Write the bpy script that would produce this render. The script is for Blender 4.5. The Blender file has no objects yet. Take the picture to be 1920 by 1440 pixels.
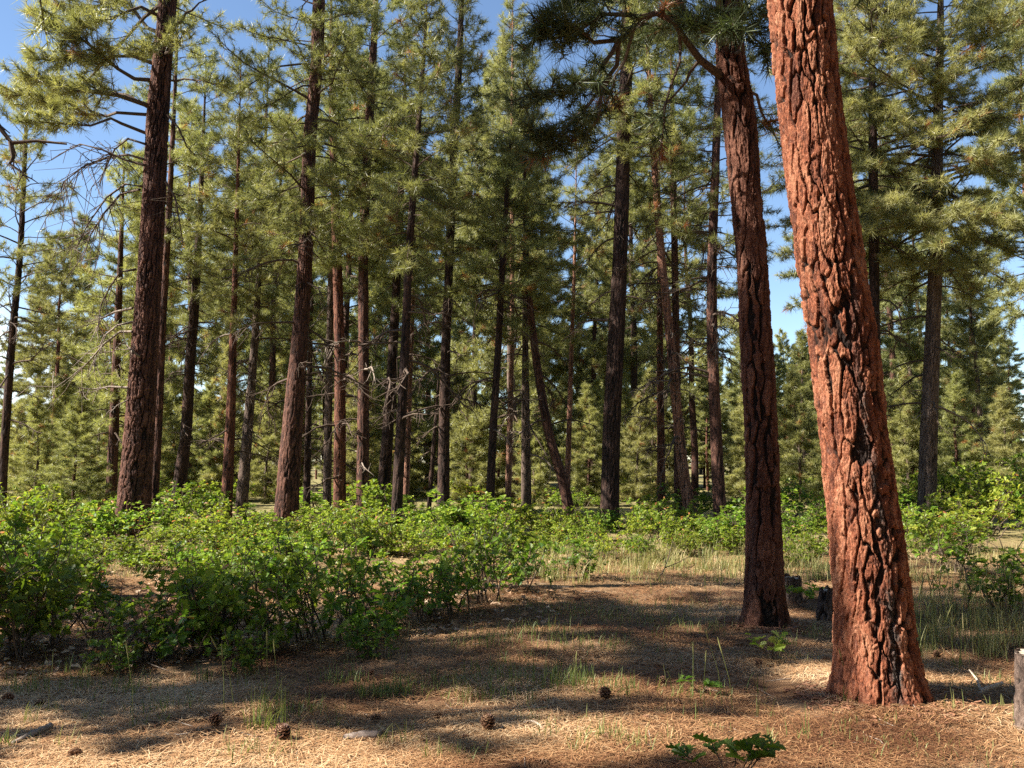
import bpy, math, random
import numpy as np
from mathutils import Vector

SC = bpy.context.scene
COL = SC.collection
RNG = np.random.default_rng(11)
PI = math.pi
rad = math.radians

# ------------------------------------------------------------------ camera numbers (photo pixels 1920x1440)
F, CX, CY, YH, EYE = 1732.0, 960.0, 720.0, 865.0, 1.6
PITCH = math.atan((YH - CY) / F)
FW = np.array([0, math.cos(PITCH), math.sin(PITCH)])
UP = np.array([0, -math.sin(PITCH), math.cos(PITCH)])
RT = np.array([1.0, 0, 0])
EYEP = np.array([0, 0, EYE])

def ray(px, py):
    return FW + (px - CX) / F * RT + (CY - py) / F * UP

def at(px, py, Y):
    d = ray(px, py)
    return EYEP + d * (Y / d[1])

# ------------------------------------------------------------------ noise
def hsh(i, j, k=0):
    i = np.asarray(i).astype(np.int64); j = np.asarray(j).astype(np.int64); k = np.asarray(k).astype(np.int64)
    h = (i * 374761393 + j * 668265263 + k * 2246822519) & 0xffffffff
    h = ((h ^ (h >> 13)) * 1274126177) & 0xffffffff
    h = ((h ^ (h >> 16)) * 2654435761) & 0xffffffff
    return ((h >> 8) & 0xffff) / 65535.0

def noise3(p):
    f = np.floor(p); t = p - f; t = t * t * (3 - 2 * t)
    i = f.astype(np.int64)
    r = 0
    for a in (0, 1):
        wa = t[..., 0] if a else 1 - t[..., 0]
        for b in (0, 1):
            wb = t[..., 1] if b else 1 - t[..., 1]
            for c in (0, 1):
                wc = t[..., 2] if c else 1 - t[..., 2]
                r = r + wa * wb * wc * hsh(i[..., 0] + a, i[..., 1] + b, i[..., 2] + c)
    return r

def sstep(a, b, x):
    t = np.clip((x - a) / (b - a), 0, 1)
    return t * t * (3 - 2 * t)

def gz(x, y):
    x = np.asarray(x, float); y = np.asarray(y, float)
    p = np.stack([x * .35, y * .35, np.zeros_like(x) + 3.3], -1)
    q = np.stack([x * 1.1, y * 1.1, np.zeros_like(x) + 7.7], -1)
    m = .07 * np.exp(-((x - 2.58) ** 2 + (y - 6.45) ** 2) / .42) + .06 * np.exp(-((x - 2.53) ** 2 + (y - 9.2) ** 2) / .40)
    return 0.16 * (noise3(p) - .5) + 0.06 * (noise3(q) - .5) + m

def ground_at(px, py):
    d = ray(px, py)
    z = 0.0
    for _ in range(12):
        s = (z - EYE) / d[2]
        p = EYEP + d * s
        z = float(gz(p[0], p[1]))
    return np.array([p[0], p[1], z])

# ------------------------------------------------------------------ mesh building
class MB:
    """collects triangles and quads, then links them as ONE mesh object"""
    def __init__(s):
        s.v = []; s.n = 0; s.t = []; s.q = []; s.tm = []; s.qm = []; s.tt = []; s.qt = []
    def add(s, v, tris=None, quads=None, mat=0, tone=0.5):
        v = np.asarray(v, np.float32).reshape(-1, 3)
        if tris is not None and len(tris):
            tris = np.asarray(tris, np.int64).reshape(-1, 3)
            s.t.append(tris + s.n); s.tm.append(np.full(len(tris), mat)); s.tt.append(np.broadcast_to(np.asarray(tone, np.float32), (len(tris),)))
        if quads is not None and len(quads):
            quads = np.asarray(quads, np.int64).reshape(-1, 4)
            s.q.append(quads + s.n); s.qm.append(np.full(len(quads), mat)); s.qt.append(np.broadcast_to(np.asarray(tone, np.float32), (len(quads),)))
        s.v.append(v); s.n += len(v)
    def mesh(s, name, mats, smooth=False, origin=None):
        v = np.concatenate(s.v) if s.v else np.zeros((0, 3), np.float32)
        if origin is not None: v = v - np.asarray(origin, np.float32)
        t = np.concatenate(s.t) if s.t else np.zeros((0, 3), np.int64)
        q = np.concatenate(s.q) if s.q else np.zeros((0, 4), np.int64)
        m = bpy.data.meshes.new(name)
        m.vertices.add(len(v)); m.vertices.foreach_set('co', v.astype(np.float32).ravel())
        nl = len(t) * 3 + len(q) * 4
        m.loops.add(nl); m.loops.foreach_set('vertex_index', np.concatenate([t.ravel(), q.ravel()]).astype(np.int32))
        npoly = len(t) + len(q)
        m.polygons.add(npoly)
        ls = np.concatenate([np.arange(len(t)) * 3, len(t) * 3 + np.arange(len(q)) * 4]).astype(np.int32)
        m.polygons.foreach_set('loop_start', ls)
        mi = np.concatenate((s.tm + s.qm) or [np.zeros(0)]).astype(np.int32)
        m.polygons.foreach_set('material_index', mi)
        m.polygons.foreach_set('use_smooth', np.full(npoly, bool(smooth)))
        m.update(calc_edges=True)
        a = m.attributes.new('tone', 'FLOAT', 'FACE')
        a.data.foreach_set('value', np.concatenate((s.tt + s.qt) or [np.zeros(0)]).astype(np.float32))
        for mt in (mats if isinstance(mats, (list, tuple)) else [mats]): m.materials.append(mt)
        return m
    def obj(s, name, mats, parent=None, smooth=False, origin=None):
        return link(name, s.mesh(name, mats, smooth, origin), parent)

def link(name, me, parent=None):
    o = bpy.data.objects.new(name, me); COL.objects.link(o)
    if parent is not None: o.parent = parent
    return o

def tag(o, label, cat, group=None):
    o['label'] = label; o['category'] = cat
    if group: o['group'] = group
    return o

def empty(name, loc):
    o = bpy.data.objects.new(name, None); COL.objects.link(o); o.location = [float(c) for c in loc]
    o.empty_display_size = .2
    return o

def copy_tree(o, parent=None):
    c = o.copy(); COL.objects.link(c)
    if parent is not None: c.parent = parent
    for ch in list(o.children): copy_tree(ch, c)
    return c

def norm(a):
    return a / np.maximum(np.linalg.norm(a, axis=-1, keepdims=True), 1e-9)

def tubes(mb, P, R, sides=4, mat=0, tone=.5, cap=True):
    """P [N,K,3] centre lines, R [N,K] radii"""
    P = np.asarray(P, float); R = np.asarray(R, float)
    N, K, _ = P.shape
    T = norm(np.gradient(P, axis=1))
    mean = norm(P[:, -1] - P[:, 0])
    ref = np.where(np.abs(mean[:, 2:3]) > .7, np.array([[1.0, .13, 0]]), np.array([[.05, .1, 1.0]]))
    A = norm(np.cross(T, ref[:, None, :])); B = np.cross(T, A)
    th = np.arange(sides) / sides * 2 * PI
    ring = P[:, :, None, :] + R[:, :, None, None] * (np.cos(th)[None, None, :, None] * A[:, :, None, :] + np.sin(th)[None, None, :, None] * B[:, :, None, :])
    idx = np.arange(N * K * sides).reshape(N, K, sides)
    a = idx[:, :-1, :]; b = idx[:, 1:, :]
    q = np.stack([a, np.roll(a, -1, 2), np.roll(b, -1, 2), b], -1).reshape(-1, 4)
    mb.add(ring.reshape(-1, 3), quads=q, mat=mat, tone=tone)

# ------------------------------------------------------------------ materials
def new_mat(name):
    m = bpy.data.materials.new(name); m.use_nodes = True
    nt = m.node_tree
    for n in list(nt.nodes): nt.nodes.remove(n)
    return m, nt

class NT:
    def __init__(s, nt): s.nt = nt
    def n(s, typ, **kw):
        x = s.nt.nodes.new(typ)
        for k, v in kw.items(): setattr(x, k, v)
        return x
    def l(s, a, b): s.nt.links.new(a, b)
    def attr(s, name):
        return s.n('ShaderNodeAttribute', attribute_name=name).outputs['Fac']
    def ramp(s, fac, stops, interp='LINEAR'):
        r = s.n('ShaderNodeValToRGB'); cr = r.color_ramp; cr.interpolation = interp
        while len(cr.elements) < len(stops): cr.elements.new(.5)
        for e, (p, c) in zip(cr.elements, stops):
            e.position = p; e.color = (*c, 1) if len(c) == 3 else c
        s.l(fac, r.inputs['Fac']); return r.outputs['Color']
    def noise(s, co, scale, detail=4, rough=.6, dist=0):
        x = s.n('ShaderNodeTexNoise'); x.inputs['Scale'].default_value = scale; x.inputs['Detail'].default_value = detail
        x.inputs['Roughness'].default_value = rough; x.inputs['Distortion'].default_value = dist
        if co is not None: s.l(co, x.inputs['Vector'])
        return x.outputs['Fac']
    def mix(s, fac, a, b, blend='MIX'):
        x = s.n('ShaderNodeMix', data_type='RGBA', blend_type=blend)
        for sock, v in ((x.inputs[0], fac), (x.inputs[6], a), (x.inputs[7], b)):
            if isinstance(v, (int, float)): sock.default_value = v
            elif isinstance(v, tuple): sock.default_value = (*v, 1)
            else: s.l(v, sock)
        return x.outputs[2]
    def math(s, op, a, b=None, clamp=False):
        x = s.n('ShaderNodeMath', operation=op, use_clamp=clamp)
        for i, v in enumerate((a, b)):
            if v is None: continue
            if isinstance(v, (int, float)): x.inputs[i].default_value = v
            else: s.l(v, x.inputs[i])
        return x.outputs[0]
    def coord(s, which='Object'):
        return s.n('ShaderNodeTexCoord').outputs[which]
    def mapped(s, co, scale):
        x = s.n('ShaderNodeMapping'); x.inputs['Scale'].default_value = scale; s.l(co, x.inputs['Vector']); return x.outputs[0]
    def bump(s, h, strength, dist):
        x = s.n('ShaderNodeBump'); x.inputs['Strength'].default_value = strength; x.inputs['Distance'].default_value = dist
        s.l(h, x.inputs['Height']); return x.outputs['Normal']
    def out(s, sh):
        o = s.n('ShaderNodeOutputMaterial'); s.l(sh, o.inputs['Surface'])
    def principled(s, col, rough=.8, spec=.2, normal=None):
        p = s.n('ShaderNodeBsdfPrincipled')
        if isinstance(col, tuple): p.inputs['Base Color'].default_value = (*col, 1)
        else: s.l(col, p.inputs['Base Color'])
        if isinstance(rough, (int, float)): p.inputs['Roughness'].default_value = rough
        else: s.l(rough, p.inputs['Roughness'])
        p.inputs['Specular IOR Level'].default_value = spec
        if normal is not None: s.l(normal, p.inputs['Normal'])
        return p.outputs[0]

def leafy_mat(name, stops, transl=.3, rough=.5, spec=.3, var=.25, tcol=1.25, huevar=0.02):
    m, nt = new_mat(name); N = NT(nt)
    c = N.ramp(N.attr('tone'), stops)
    rnd = N.n('ShaderNodeObjectInfo').outputs['Random']
    hs = N.n('ShaderNodeHueSaturation'); N.l(c, hs.inputs['Color'])
    N.l(N.math('ADD', N.math('MULTIPLY', rnd, var), 1 - var / 2), hs.inputs['Value'])
    N.l(N.math('ADD', N.math('MULTIPLY', N.math('FRACT', N.math('MULTIPLY', rnd, 7.31)), huevar), .5 - huevar / 2), hs.inputs['Hue'])
    c = hs.outputs['Color']
    p = N.principled(c, rough, spec)
    t = N.n('ShaderNodeBsdfTranslucent')
    N.l(N.mix(1.0, c, (tcol, tcol, tcol * .6), 'MULTIPLY'), t.inputs['Color'])
    mx = N.n('ShaderNodeMixShader'); mx.inputs[0].default_value = transl
    N.l(p, mx.inputs[1]); N.l(t.outputs[0], mx.inputs[2])
    N.out(mx.outputs[0])
    return m

def bark_mat(name, plate_a, plate_b, plate_c, furrow, stain=0.0, fleck=(.5, .3, .2)):
    m, nt = new_mat(name); N = NT(nt)
    co = N.coord('Object')
    plate = N.attr('plate'); cid = N.attr('cid')
    big = N.noise(N.mapped(co, (1, 1, .35)), 5, 3)
    mid = N.noise(N.mapped(co, (1, 1, .45)), 42, 5, .75)
    fine = N.noise(N.mapped(co, (1, 1, .6)), 150, 3, .8)
    sel = N.math('ADD', N.math('MULTIPLY', cid, .85), N.math('ADD', N.math('MULTIPLY', N.math('SUBTRACT', mid, .5), 1.5), N.math('MULTIPLY', N.math('SUBTRACT', big, .5), 1.1)))
    col = N.ramp(sel, [(.08, plate_c), (.42, plate_a), (.85, plate_b)])
    fl = N.ramp(fine, [(.56, (0, 0, 0)), (.66, (1, 1, 1))])
    col = N.mix(N.math('MULTIPLY', fl, .6), col, fleck)
    dk = N.ramp(N.noise(N.mapped(co, (1, 1, .4)), 85, 4, .8), [(.38, (1, 1, 1)), (.50, (0, 0, 0))])
    col = N.mix(N.math('MULTIPLY', dk, .8), col, plate_c)
    grey = N.ramp(N.noise(N.mapped(co, (1, 1, .3)), 13, 4, .7), [(.56, (0, 0, 0)), (.72, (1, 1, 1))])
    col = N.mix(N.math('MULTIPLY', grey, .35), col, tuple(.5 * c + .06 for c in plate_c))
    col = N.mix(N.ramp(N.math('ADD', plate, N.math('MULTIPLY', N.math('SUBTRACT', mid, .5), .7)), [(.12, (0, 0, 0)), (.62, (1, 1, 1))]), furrow, col)
    if stain > 0:
        st = N.attr('stain')
        brk = N.noise(N.mapped(co, (1, 1, .3)), 9, 4, .65)
        sm = N.ramp(N.math('MULTIPLY', st, N.math('ADD', N.math('MULTIPLY', mid, 1.1), N.math('MULTIPLY', N.math('SUBTRACT', brk, .45), 1.8))), [(.24, (0, 0, 0)), (.5, (1, 1, 1))])
        flk = N.ramp(fine, [(.45, (.014, .012, .012)), (.66, (.20, .15, .125))])
        col = N.mix(N.math('MULTIPLY', sm, stain), col, flk)
    h = N.math('ADD', N.math('MULTIPLY', mid, 1.0), N.math('MULTIPLY', fine, .6))
    nor = N.bump(h, 1.0, .016)
    N.out(N.principled(col, .85, .15, nor))
    return m

def wood_mat(name, a, b, scale=30, rough=.85):
    m, nt = new_mat(name); N = NT(nt)
    co = N.coord('Object')
    n1 = N.noise(N.mapped(co, (1, 1, .25)), scale, 5, .65)
    col = N.ramp(n1, [(.35, a), (.65, b)])
    N.out(N.principled(col, rough, .15, N.bump(n1, .6, .006)))
    return m

M = {}
M['needle'] = leafy_mat('pine_needles', [(0, (.10, .117, .045)), (.4, (.195, .205, .078)), (.8, (.34, .33, .135)), (.93, (.38, .36, .155)), (.95, (.21, .085, .035)), (1, (.30, .13, .05))], .42, .42, .4, .30, 1.3)
M['needle_pale'] = leafy_mat('young_or_lit_far_needles', [(0, (.13, .146, .056)), (.4, (.235, .24, .092)), (.8, (.35, .338, .14)), (.93, (.34, .32, .13)), (.95, (.24, .10, .045)), (1, (.3, .14, .06))], .45, .42, .4, .25, 1.3)  # young pines' own pale green; on far pines, sunlit paleness put into the colour
M['needle_dark'] = leafy_mat('shaded_limb_needles', [(0, (.040, .062, .026)), (.5, (.075, .100, .036)), (.93, (.14, .15, .05)), (.95, (.19, .07, .03)), (1, (.26, .11, .045))], .25, .42, .4, .1, 1.2)  # darker copy of the needles, the limbs' shade put into the colour
M['twig'] = wood_mat('pine_twig', (.05, .036, .028), (.12, .085, .062), 40)
M['dead'] = wood_mat('dead_branch_wood', (.10, .075, .058), (.30, .245, .20), 30)
M['dead_dark'] = wood_mat('dark_dead_branch_wood', (.045, .032, .025), (.12, .085, .065), 30)
M['oak'] = leafy_mat('oak_leaf', [(0, (.050, .105, .012)), (.5, (.125, .195, .020)), (.9, (.26, .305, .042)), (.96, (.26, .26, .07)), (1, (.36, .16, .06))], .45, .47, .32, .45, 1.5, .035)
M['oak_stem'] = wood_mat('oak_stem', (.045, .032, .022), (.13, .095, .07), 50)
M['grass'] = leafy_mat('grass_blade', [(0, (.07, .11, .025)), (.4, (.14, .18, .05)), (.7, (.28, .27, .11)), (1, (.46, .37, .19))], .35, .5, .3, .1, 1.2)
M['litter'] = leafy_mat('dry_needle', [(0, (.09, .036, .018)), (.3, (.23, .11, .05)), (.65, (.42, .245, .12)), (1, (.62, .455, .275))], .08, .55, .25, 0, 1, 0)
M['dryleaf'] = leafy_mat('dry_oak_leaf', [(0, (.16, .08, .04)), (.5, (.36, .22, .13)), (1, (.58, .44, .31))], .15, .6, .25, 0, 1, 0)
M['cone'] = leafy_mat('pine_cone_scale', [(0, (.035, .016, .010)), (.5, (.11, .048, .027)), (1, (.27, .15, .085))], .0, .6, .25, .3, 1, .01)
M['bark_hero'] = bark_mat('orange_plated_bark', (.245, .078, .038), (.40, .178, .100), (.080, .026, .016), (.018, .011, .009), 1.0, (.50, .28, .185))
M['bark_red'] = bark_mat('red_brown_bark', (.125, .048, .030), (.22, .10, .064), (.045, .019, .015), (.014, .011, .010), 0, (.38, .22, .15))
M['bark_brown'] = bark_mat('brown_furrowed_bark', (.085, .038, .027), (.19, .092, .064), (.028, .016, .014), (.013, .010, .009), 0, (.28, .18, .135))
M['bark_dark'] = bark_mat('dark_blackish_bark', (.042, .024, .019), (.11, .062, .046), (.030, .019, .016), (.010, .009, .008), 0, (.16, .11, .09))
M['bark_grey'] = bark_mat('grey_brown_bark', (.125, .085, .066), (.21, .155, .125), (.05, .035, .029), (.015, .012, .011), 0, (.25, .19, .16))
M['bark_pink'] = bark_mat('pinkish_bark', (.27, .13, .085), (.38, .22, .155), (.10, .048, .034), (.02, .015, .013), 0, (.38, .26, .19))

def ground_mat():
    m, nt = new_mat('forest_floor'); N = NT(nt)
    co = N.coord('Object')
    n1 = N.noise(co, .9, 5, .6); n2 = N.noise(co, 6, 6, .7); n3 = N.noise(N.mapped(co, (1, 1.6, 1)), 60, 5, .75); n4 = N.noise(co, 170, 3, .7)
    a = N.math('ADD', N.math('MULTIPLY', n3, .55), N.math('MULTIPLY', n4, .45))
    col = N.ramp(a, [(.34, (.035, .017, .010)), (.47, (.11, .054, .029)), (.58, (.22, .125, .066)), (.72, (.40, .27, .155))])
    red = N.ramp(n2, [(.38, (.10, .045, .024)), (.62, (.29, .165, .085))])
    col = N.mix(.5, col, red)
    dry = N.ramp(n1, [(.42, (0, 0, 0)), (.6, (1, 1, 1))])
    col = N.mix(N.math('MULTIPLY', dry, .35), col, (.50, .36, .22))
    sep = N.n('ShaderNodeSeparateXYZ'); N.l(co, sep.inputs[0])
    far = N.n('ShaderNodeMapRange'); N.l(sep.outputs['Y'], far.inputs['Value'])
    far.inputs['From Min'].default_value = 10; far.inputs['From Max'].default_value = 24
    gn = N.ramp(n2, [(.35, (.08, .11, .03)), (.65, (.28, .23, .11))])
    col = N.mix(N.math('MULTIPLY', far.outputs[0], .8), col, gn)
    N.out(N.principled(col, .95, .1, N.bump(N.math('ADD', n3, N.math('MULTIPLY', n2, 1.5)), .8, .02)))
    return m
M['ground'] = ground_mat()

# ------------------------------------------------------------------ ground sheet
def spaced(lo, hi, c, fine, n):
    a = math.asinh((lo - c) / fine); b = math.asinh((hi - c) / fine)
    return c + fine * np.sinh(np.linspace(a, b, n))

gx = spaced(-320, 320, 0, 5.0, 420); gy = spaced(-60, 520, 7, 3.2, 420)
X, Y = np.meshgrid(gx, gy)
Z = gz(X, Y)
near = np.exp(-((Y - 7) / 14) ** 2) * np.exp(-(X / 16) ** 2)
Z = Z + near * .022 * (noise3(np.stack([X * 7, Y * 7, X * 0 + 1], -1)) - .5) + near * .02 * (noise3(np.stack([X * 18, Y * 18, X * 0 + 5], -1)) - .5)
Z = Z - .0002 * np.maximum(np.hypot(X, Y) - 60, 0)
mb = MB()
idx = np.arange(X.size).reshape(X.shape)
mb.add(np.stack([X, Y, Z], -1).reshape(-1, 3), quads=np.stack([idx[:-1, :-1], idx[:-1, 1:], idx[1:, 1:], idx[1:, :-1]], -1).reshape(-1, 4))
g = mb.obj('ground', M['ground'], smooth=True); g['kind'] = 'structure'

# ------------------------------------------------------------------ trunks
def voronoi_bark(u, v, n, seed):
    """(F2 - F1, random number of the cell, how upright the nearest cell border is)"""
    iu = np.floor(u); iv = np.floor(v)
    F1 = np.full(u.shape, 9.0); F2 = np.full(u.shape, 9.0); cid = np.zeros(u.shape)
    X1 = np.zeros(u.shape); Y1 = np.zeros(u.shape); X2 = np.zeros(u.shape); Y2 = np.zeros(u.shape)
    for du in (-1, 0, 1):
        for dv in (-1, 0, 1):
            ci = np.mod(iu + du, n); cj = iv + dv
            dx = iu + du + .05 + .9 * hsh(ci, cj, seed) - u; dy = iv + dv + hsh(ci, cj, seed + 77) - v
            d = np.hypot(dx, dy); c = hsh(ci, cj, seed + 501)
            near = d < F1; second = (~near) & (d < F2)
            X2 = np.where(near, X1, np.where(second, dx, X2)); Y2 = np.where(near, Y1, np.where(second, dy, Y2))
            F2 = np.where(near, F1, np.where(second, d, F2))
            X1 = np.where(near, dx, X1); Y1 = np.where(near, dy, Y1); cid = np.where(near, c, cid); F1 = np.where(near, d, F1)
    ax = np.abs(X1 - X2); ay = np.abs(Y1 - Y2)
    return F2 - F1, cid, ax / (ax + ay * .8 + 1e-6)

def trunk_mesh(name, C, R, mat, sides, dz, cw, ch, amp, seed, zbark=1e9, stain=None, flare=0, jag=0, cap=None):
    """C [n,3] centre line in local metres, R radii; returns a mesh with plated bark"""
    C = np.asarray(C, float); R = np.asarray(R, float)
    z = C[:, 2]
    zs = []
    c = z[0]
    while c < z[-1]:
        zs.append(c); c += dz if c < zbark else dz * 6
    zs.append(z[-1]); zs = np.array(zs)
    k = max(3, int(.25 / dz)) if len(zs) > 12 else 1
    def sm(a):
        b = np.interp(zs, z, a)
        if len(zs) > 40:
            w = np.hanning(2 * min(k * 3, 24) + 3); w /= w.sum(); h = len(w) // 2
            b2 = np.convolve(np.concatenate([2 * b[0] - b[1:h + 1][::-1], b, 2 * b[-1] - b[-h - 1:-1][::-1]]), w, 'valid')
            return b2
        return b
    cx, cy, r = sm(C[:, 0]), sm(C[:, 1]), sm(R)
    th = np.arange(sides) / sides * 2 * PI
    TH, ZZ = np.meshgrid(th, zs); RR = r[:, None] * np.ones_like(TH)
    ux, uy = np.cos(TH), np.sin(TH)
    P3 = np.stack([ux * RR, uy * RR, ZZ], -1)
    ncol = max(5, int(round(2 * PI * np.max(R[len(R) // 4]) / cw)))
    wn = noise3(P3 * np.array([9, 9, 3.5]) + seed) - .5
    wn2 = noise3(P3 * np.array([30, 30, 12]) + seed + 9) - .5
    u = TH / (2 * PI) * ncol + wn * .42 + wn2 * .42
    v = ZZ / ch + (noise3(P3 * np.array([11, 11, 5]) + seed + 31) - .5) * .9 + wn2 * .6
    e, cid, upr = voronoi_bark(np.mod(u, ncol), v, ncol, seed)
    e2, cid2, upr2 = voronoi_bark(np.mod(u * 3, ncol * 3), v * 2.6 + wn2 * .6, ncol * 3, seed + 9)
    low = noise3(P3 * np.array([5, 5, 1.6]) + seed + 63)
    w0 = -.10 + .34 * low + .16 * (upr - .5)
    plate = sstep(w0, w0 + .09, e)
    plate = 1 - (1 - plate) * sstep(.18, .55, upr + .5 * (low - .5))
    fine = noise3(P3 * np.array([55, 55, 28]) + seed) - .5
    vf = noise3(P3 * np.array([130, 130, 90]) + seed) - .5
    disp = amp * (plate * (.85 + .35 * cid) + .36 * (cid2 - .5) * (.3 + .7 * plate) - .16 * (1 - sstep(.0, .16, e2)) + .30 * fine + .34 * vf - .85)
    cid = .45 * cid + .55 * cid2
    lump = (noise3(np.stack([ux * 1.5, uy * 1.5, ZZ * .9], -1) + seed) - .5) * .06 * RR
    if flare:
        fl = np.exp(-(ZZ - zs[0]) / .17) * flare
        disp = disp + fl * (.5 + .5 * np.sin(TH * 5 + seed + wn * 3)) * RR * .5
    rr = np.maximum(RR + disp * np.minimum(1, RR / .05) + lump, .004)
    V = np.stack([cx[:, None] + ux * rr, cy[:, None] + uy * rr, ZZ], -1)
    if jag:
        t = np.clip((ZZ - (zs[-1] - jag)) / jag, 0, 1)
        V[..., 2] -= t * jag * noise3(np.stack([ux * 3, uy * 3, ux * 0], -1) + seed)
    nz = len(zs)
    ix = np.arange(nz * sides).reshape(nz, sides)
    a, b = ix[:-1], ix[1:]
    q = np.stack([a, np.roll(a, -1, 1), np.roll(b, -1, 1), b], -1).reshape(-1, 4)
    mb = MB(); mb.add(V.reshape(-1, 3), quads=q)
    nv = mb.n
    if cap is None:
        mb.add([[cx[-1], cy[-1], zs[-1] + r[-1]]], tris=None)
        top = ix[-1]
        tr = np.stack([top, np.roll(top, -1), np.full(sides, nv)], -1)
        mb.t.append(tr); mb.tm.append(np.zeros(sides)); mb.tt.append(np.full(sides, .5, np.float32))
    me = mb.mesh(name, mat, smooth=True)
    at_ = me.attributes.new('plate', 'FLOAT', 'POINT'); pl = np.ones(mb.n, np.float32); pl[:nv] = (plate * .85 + .3 * fine + .1).ravel(); at_.data.foreach_set('value', pl)
    at_ = me.attributes.new('cid', 'FLOAT', 'POINT'); pl = np.ones(mb.n, np.float32); pl[:nv] = cid.ravel(); at_.data.foreach_set('value', pl)
    if stain is not None:
        at_ = me.attributes.new('stain', 'FLOAT', 'POINT'); pl = np.zeros(mb.n, np.float32); pl[:nv] = stain(TH, ZZ).ravel(); at_.data.foreach_set('value', pl)
    return me, (zs, cx, cy, r)

# ------------------------------------------------------------------ pine crowns
class Crown:
    def __init__(s, seed, dm=1.9):
        s.dm = dm; s.r = np.random.default_rng(seed); s.br = []; s.brr = []; s.tw = []; s.twr = []; s.tp = []; s.td = []; s.ts = []; s.tt = []
    def poly(s, p0, az, el, L, K=7, droop=.5, upturn=.9, wob=.16):
        P = [np.array(p0, float)]; st = L / (K - 1)
        for k in range(K - 1):
            t = k / (K - 2)
            d = np.array([math.cos(az) * math.cos(el), math.sin(az) * math.cos(el), math.sin(el)])
            P.append(P[-1] + d * st)
            az += s.r.normal(0, wob); el += (-droop * (1 - t) + upturn * t) / (K - 2) + s.r.normal(0, wob * .7)
            el = min(max(el, -1.3), 1.4)
        return np.array(P)
    def tuft(s, p, d, size, tone):
        s.tp.append(p); s.td.append(d); s.ts.append(size); s.tt.append(tone)
    def limb(s, P, r0, s0=.3, dens=5.0, sub=.55, size=1.0, tone=.5, deadp=.03, bare=0.0):
        """wood along P plus side twigs ending in needle tufts"""
        K = len(P)
        if K != 7:
            seg = np.concatenate([[0], np.cumsum(np.linalg.norm(np.diff(P, axis=0), axis=1))])
            tt = np.linspace(0, seg[-1], 7); P = np.stack([np.interp(tt, seg, P[:, i]) for i in range(3)], -1); K = 7
            P[1:] = P[1:] + s.r.normal(0, .024 * seg[-1], (6, 3))
        L = np.linalg.norm(np.diff(P, axis=0), axis=1).sum()
        s.br.append(P); s.brr.append(np.linspace(r0, max(r0 * .22, .004), K))
        n = max(3, int(L * (1 - s0) * dens * s.dm))
        for i in range(n):
            t = s0 + (1 - s0) * (i + s.r.random()) / n
            x = t * (K - 1); k = min(int(x), K - 2); f = x - k
            p = P[k] * (1 - f) + P[k + 1] * f
            d = norm(P[k + 1] - P[k])
            side = norm(np.cross(d, np.array([0, 0, 1.0])) + 1e-6) * (1 if i % 2 else -1)
            ang = s.r.uniform(.45, 1.05)
            dd = norm(d * math.cos(ang) + side * math.sin(ang) + np.array([0, 0, s.r.normal(.12, .28)]))
            l2 = sub * (1.15 - .75 * t) * s.r.uniform(.5, 1.2)
            mid = p + dd * l2 * .5 + s.r.normal(0, .03, 3)
            d2 = norm(dd + np.array([0, 0, .28]) + s.r.normal(0, .2, 3))
            end = mid + d2 * l2 * .5
            s.tw.append(np.array([p, mid, end])); s.twr.append([r0 * .25 + .003, r0 * .16 + .003, .004])
            if s.r.random() < bare: continue
            tn = tone + s.r.normal(0, .13)
            tn = min(max(tn, 0), .92)
            if s.r.random() < deadp: tn = s.r.uniform(.95, 1)
            s.tuft(end, d2, size * s.r.uniform(.8, 1.15), tn)
            if l2 > .22:
                s.tuft(mid + s.r.normal(0, .07, 3), norm(d2 + s.r.normal(0, .5, 3)), size * s.r.uniform(.7, 1), min(max(tn + s.r.normal(0, .08), 0), .92))
            if l2 > .36:
                m2 = (mid + end) / 2; dx = norm(d2 + s.r.normal(0, .8, 3)); e2 = m2 + dx * .22
                s.tw.append(np.array([m2, m2 + dx * .12, e2])); s.twr.append([.006, .005, .004])
                s.tuft(e2, dx, size * s.r.uniform(.7, 1), min(max(tn + s.r.normal(0, .08), 0), .92))
        if s.r.random() >= bare:
            s.tuft(P[-1], norm(P[-1] - P[-2]), size * 1.1, min(max(tone + s.r.normal(0, .1), 0), .92))
    def build(s, mb, nn=26, ln=.17, wd=.012, tlen=.2, sides=5):
        if s.br: tubes(mb, np.array(s.br), np.array(s.brr), sides, mat=1)
        if s.tw: tubes(mb, np.array(s.tw), np.array(s.twr), 3, mat=1)
        if not s.tp: return
        p = np.array(s.tp); d = np.array(s.td); sz = np.array(s.ts); tn = np.array(s.tt)
        N = len(p)
        pn = np.repeat(p, nn, 0); dn = np.repeat(d, nn, 0); sn = np.repeat(sz, nn)
        u = s.r.random(N * nn)
        base = pn - dn * (u * tlen * sn)[:, None]
        rnd = norm(s.r.normal(0, 1, (N * nn, 3)))
        a = s.r.uniform(-.25, .8, N * nn) + .55 * (1 - u)
        nd = norm(dn * a[:, None] + rnd * .95 + np.array([0, 0, -.06]))
        tip = base + nd * (ln * sn * s.r.uniform(.7, 1.15, N * nn))[:, None]
        sd = norm(np.cross(nd, s.r.normal(0, 1, (N * nn, 3)))) * (wd * .5)
        V = np.stack([base - sd, base + sd, tip], 1).reshape(-1, 3)
        mb.add(V, tris=np.arange(N * nn * 3).reshape(-1, 3), mat=0, tone=np.clip(np.repeat(tn, nn) + s.r.normal(0, .03, N * nn) * (np.repeat(tn, nn) < .93), 0, 1))

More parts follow.
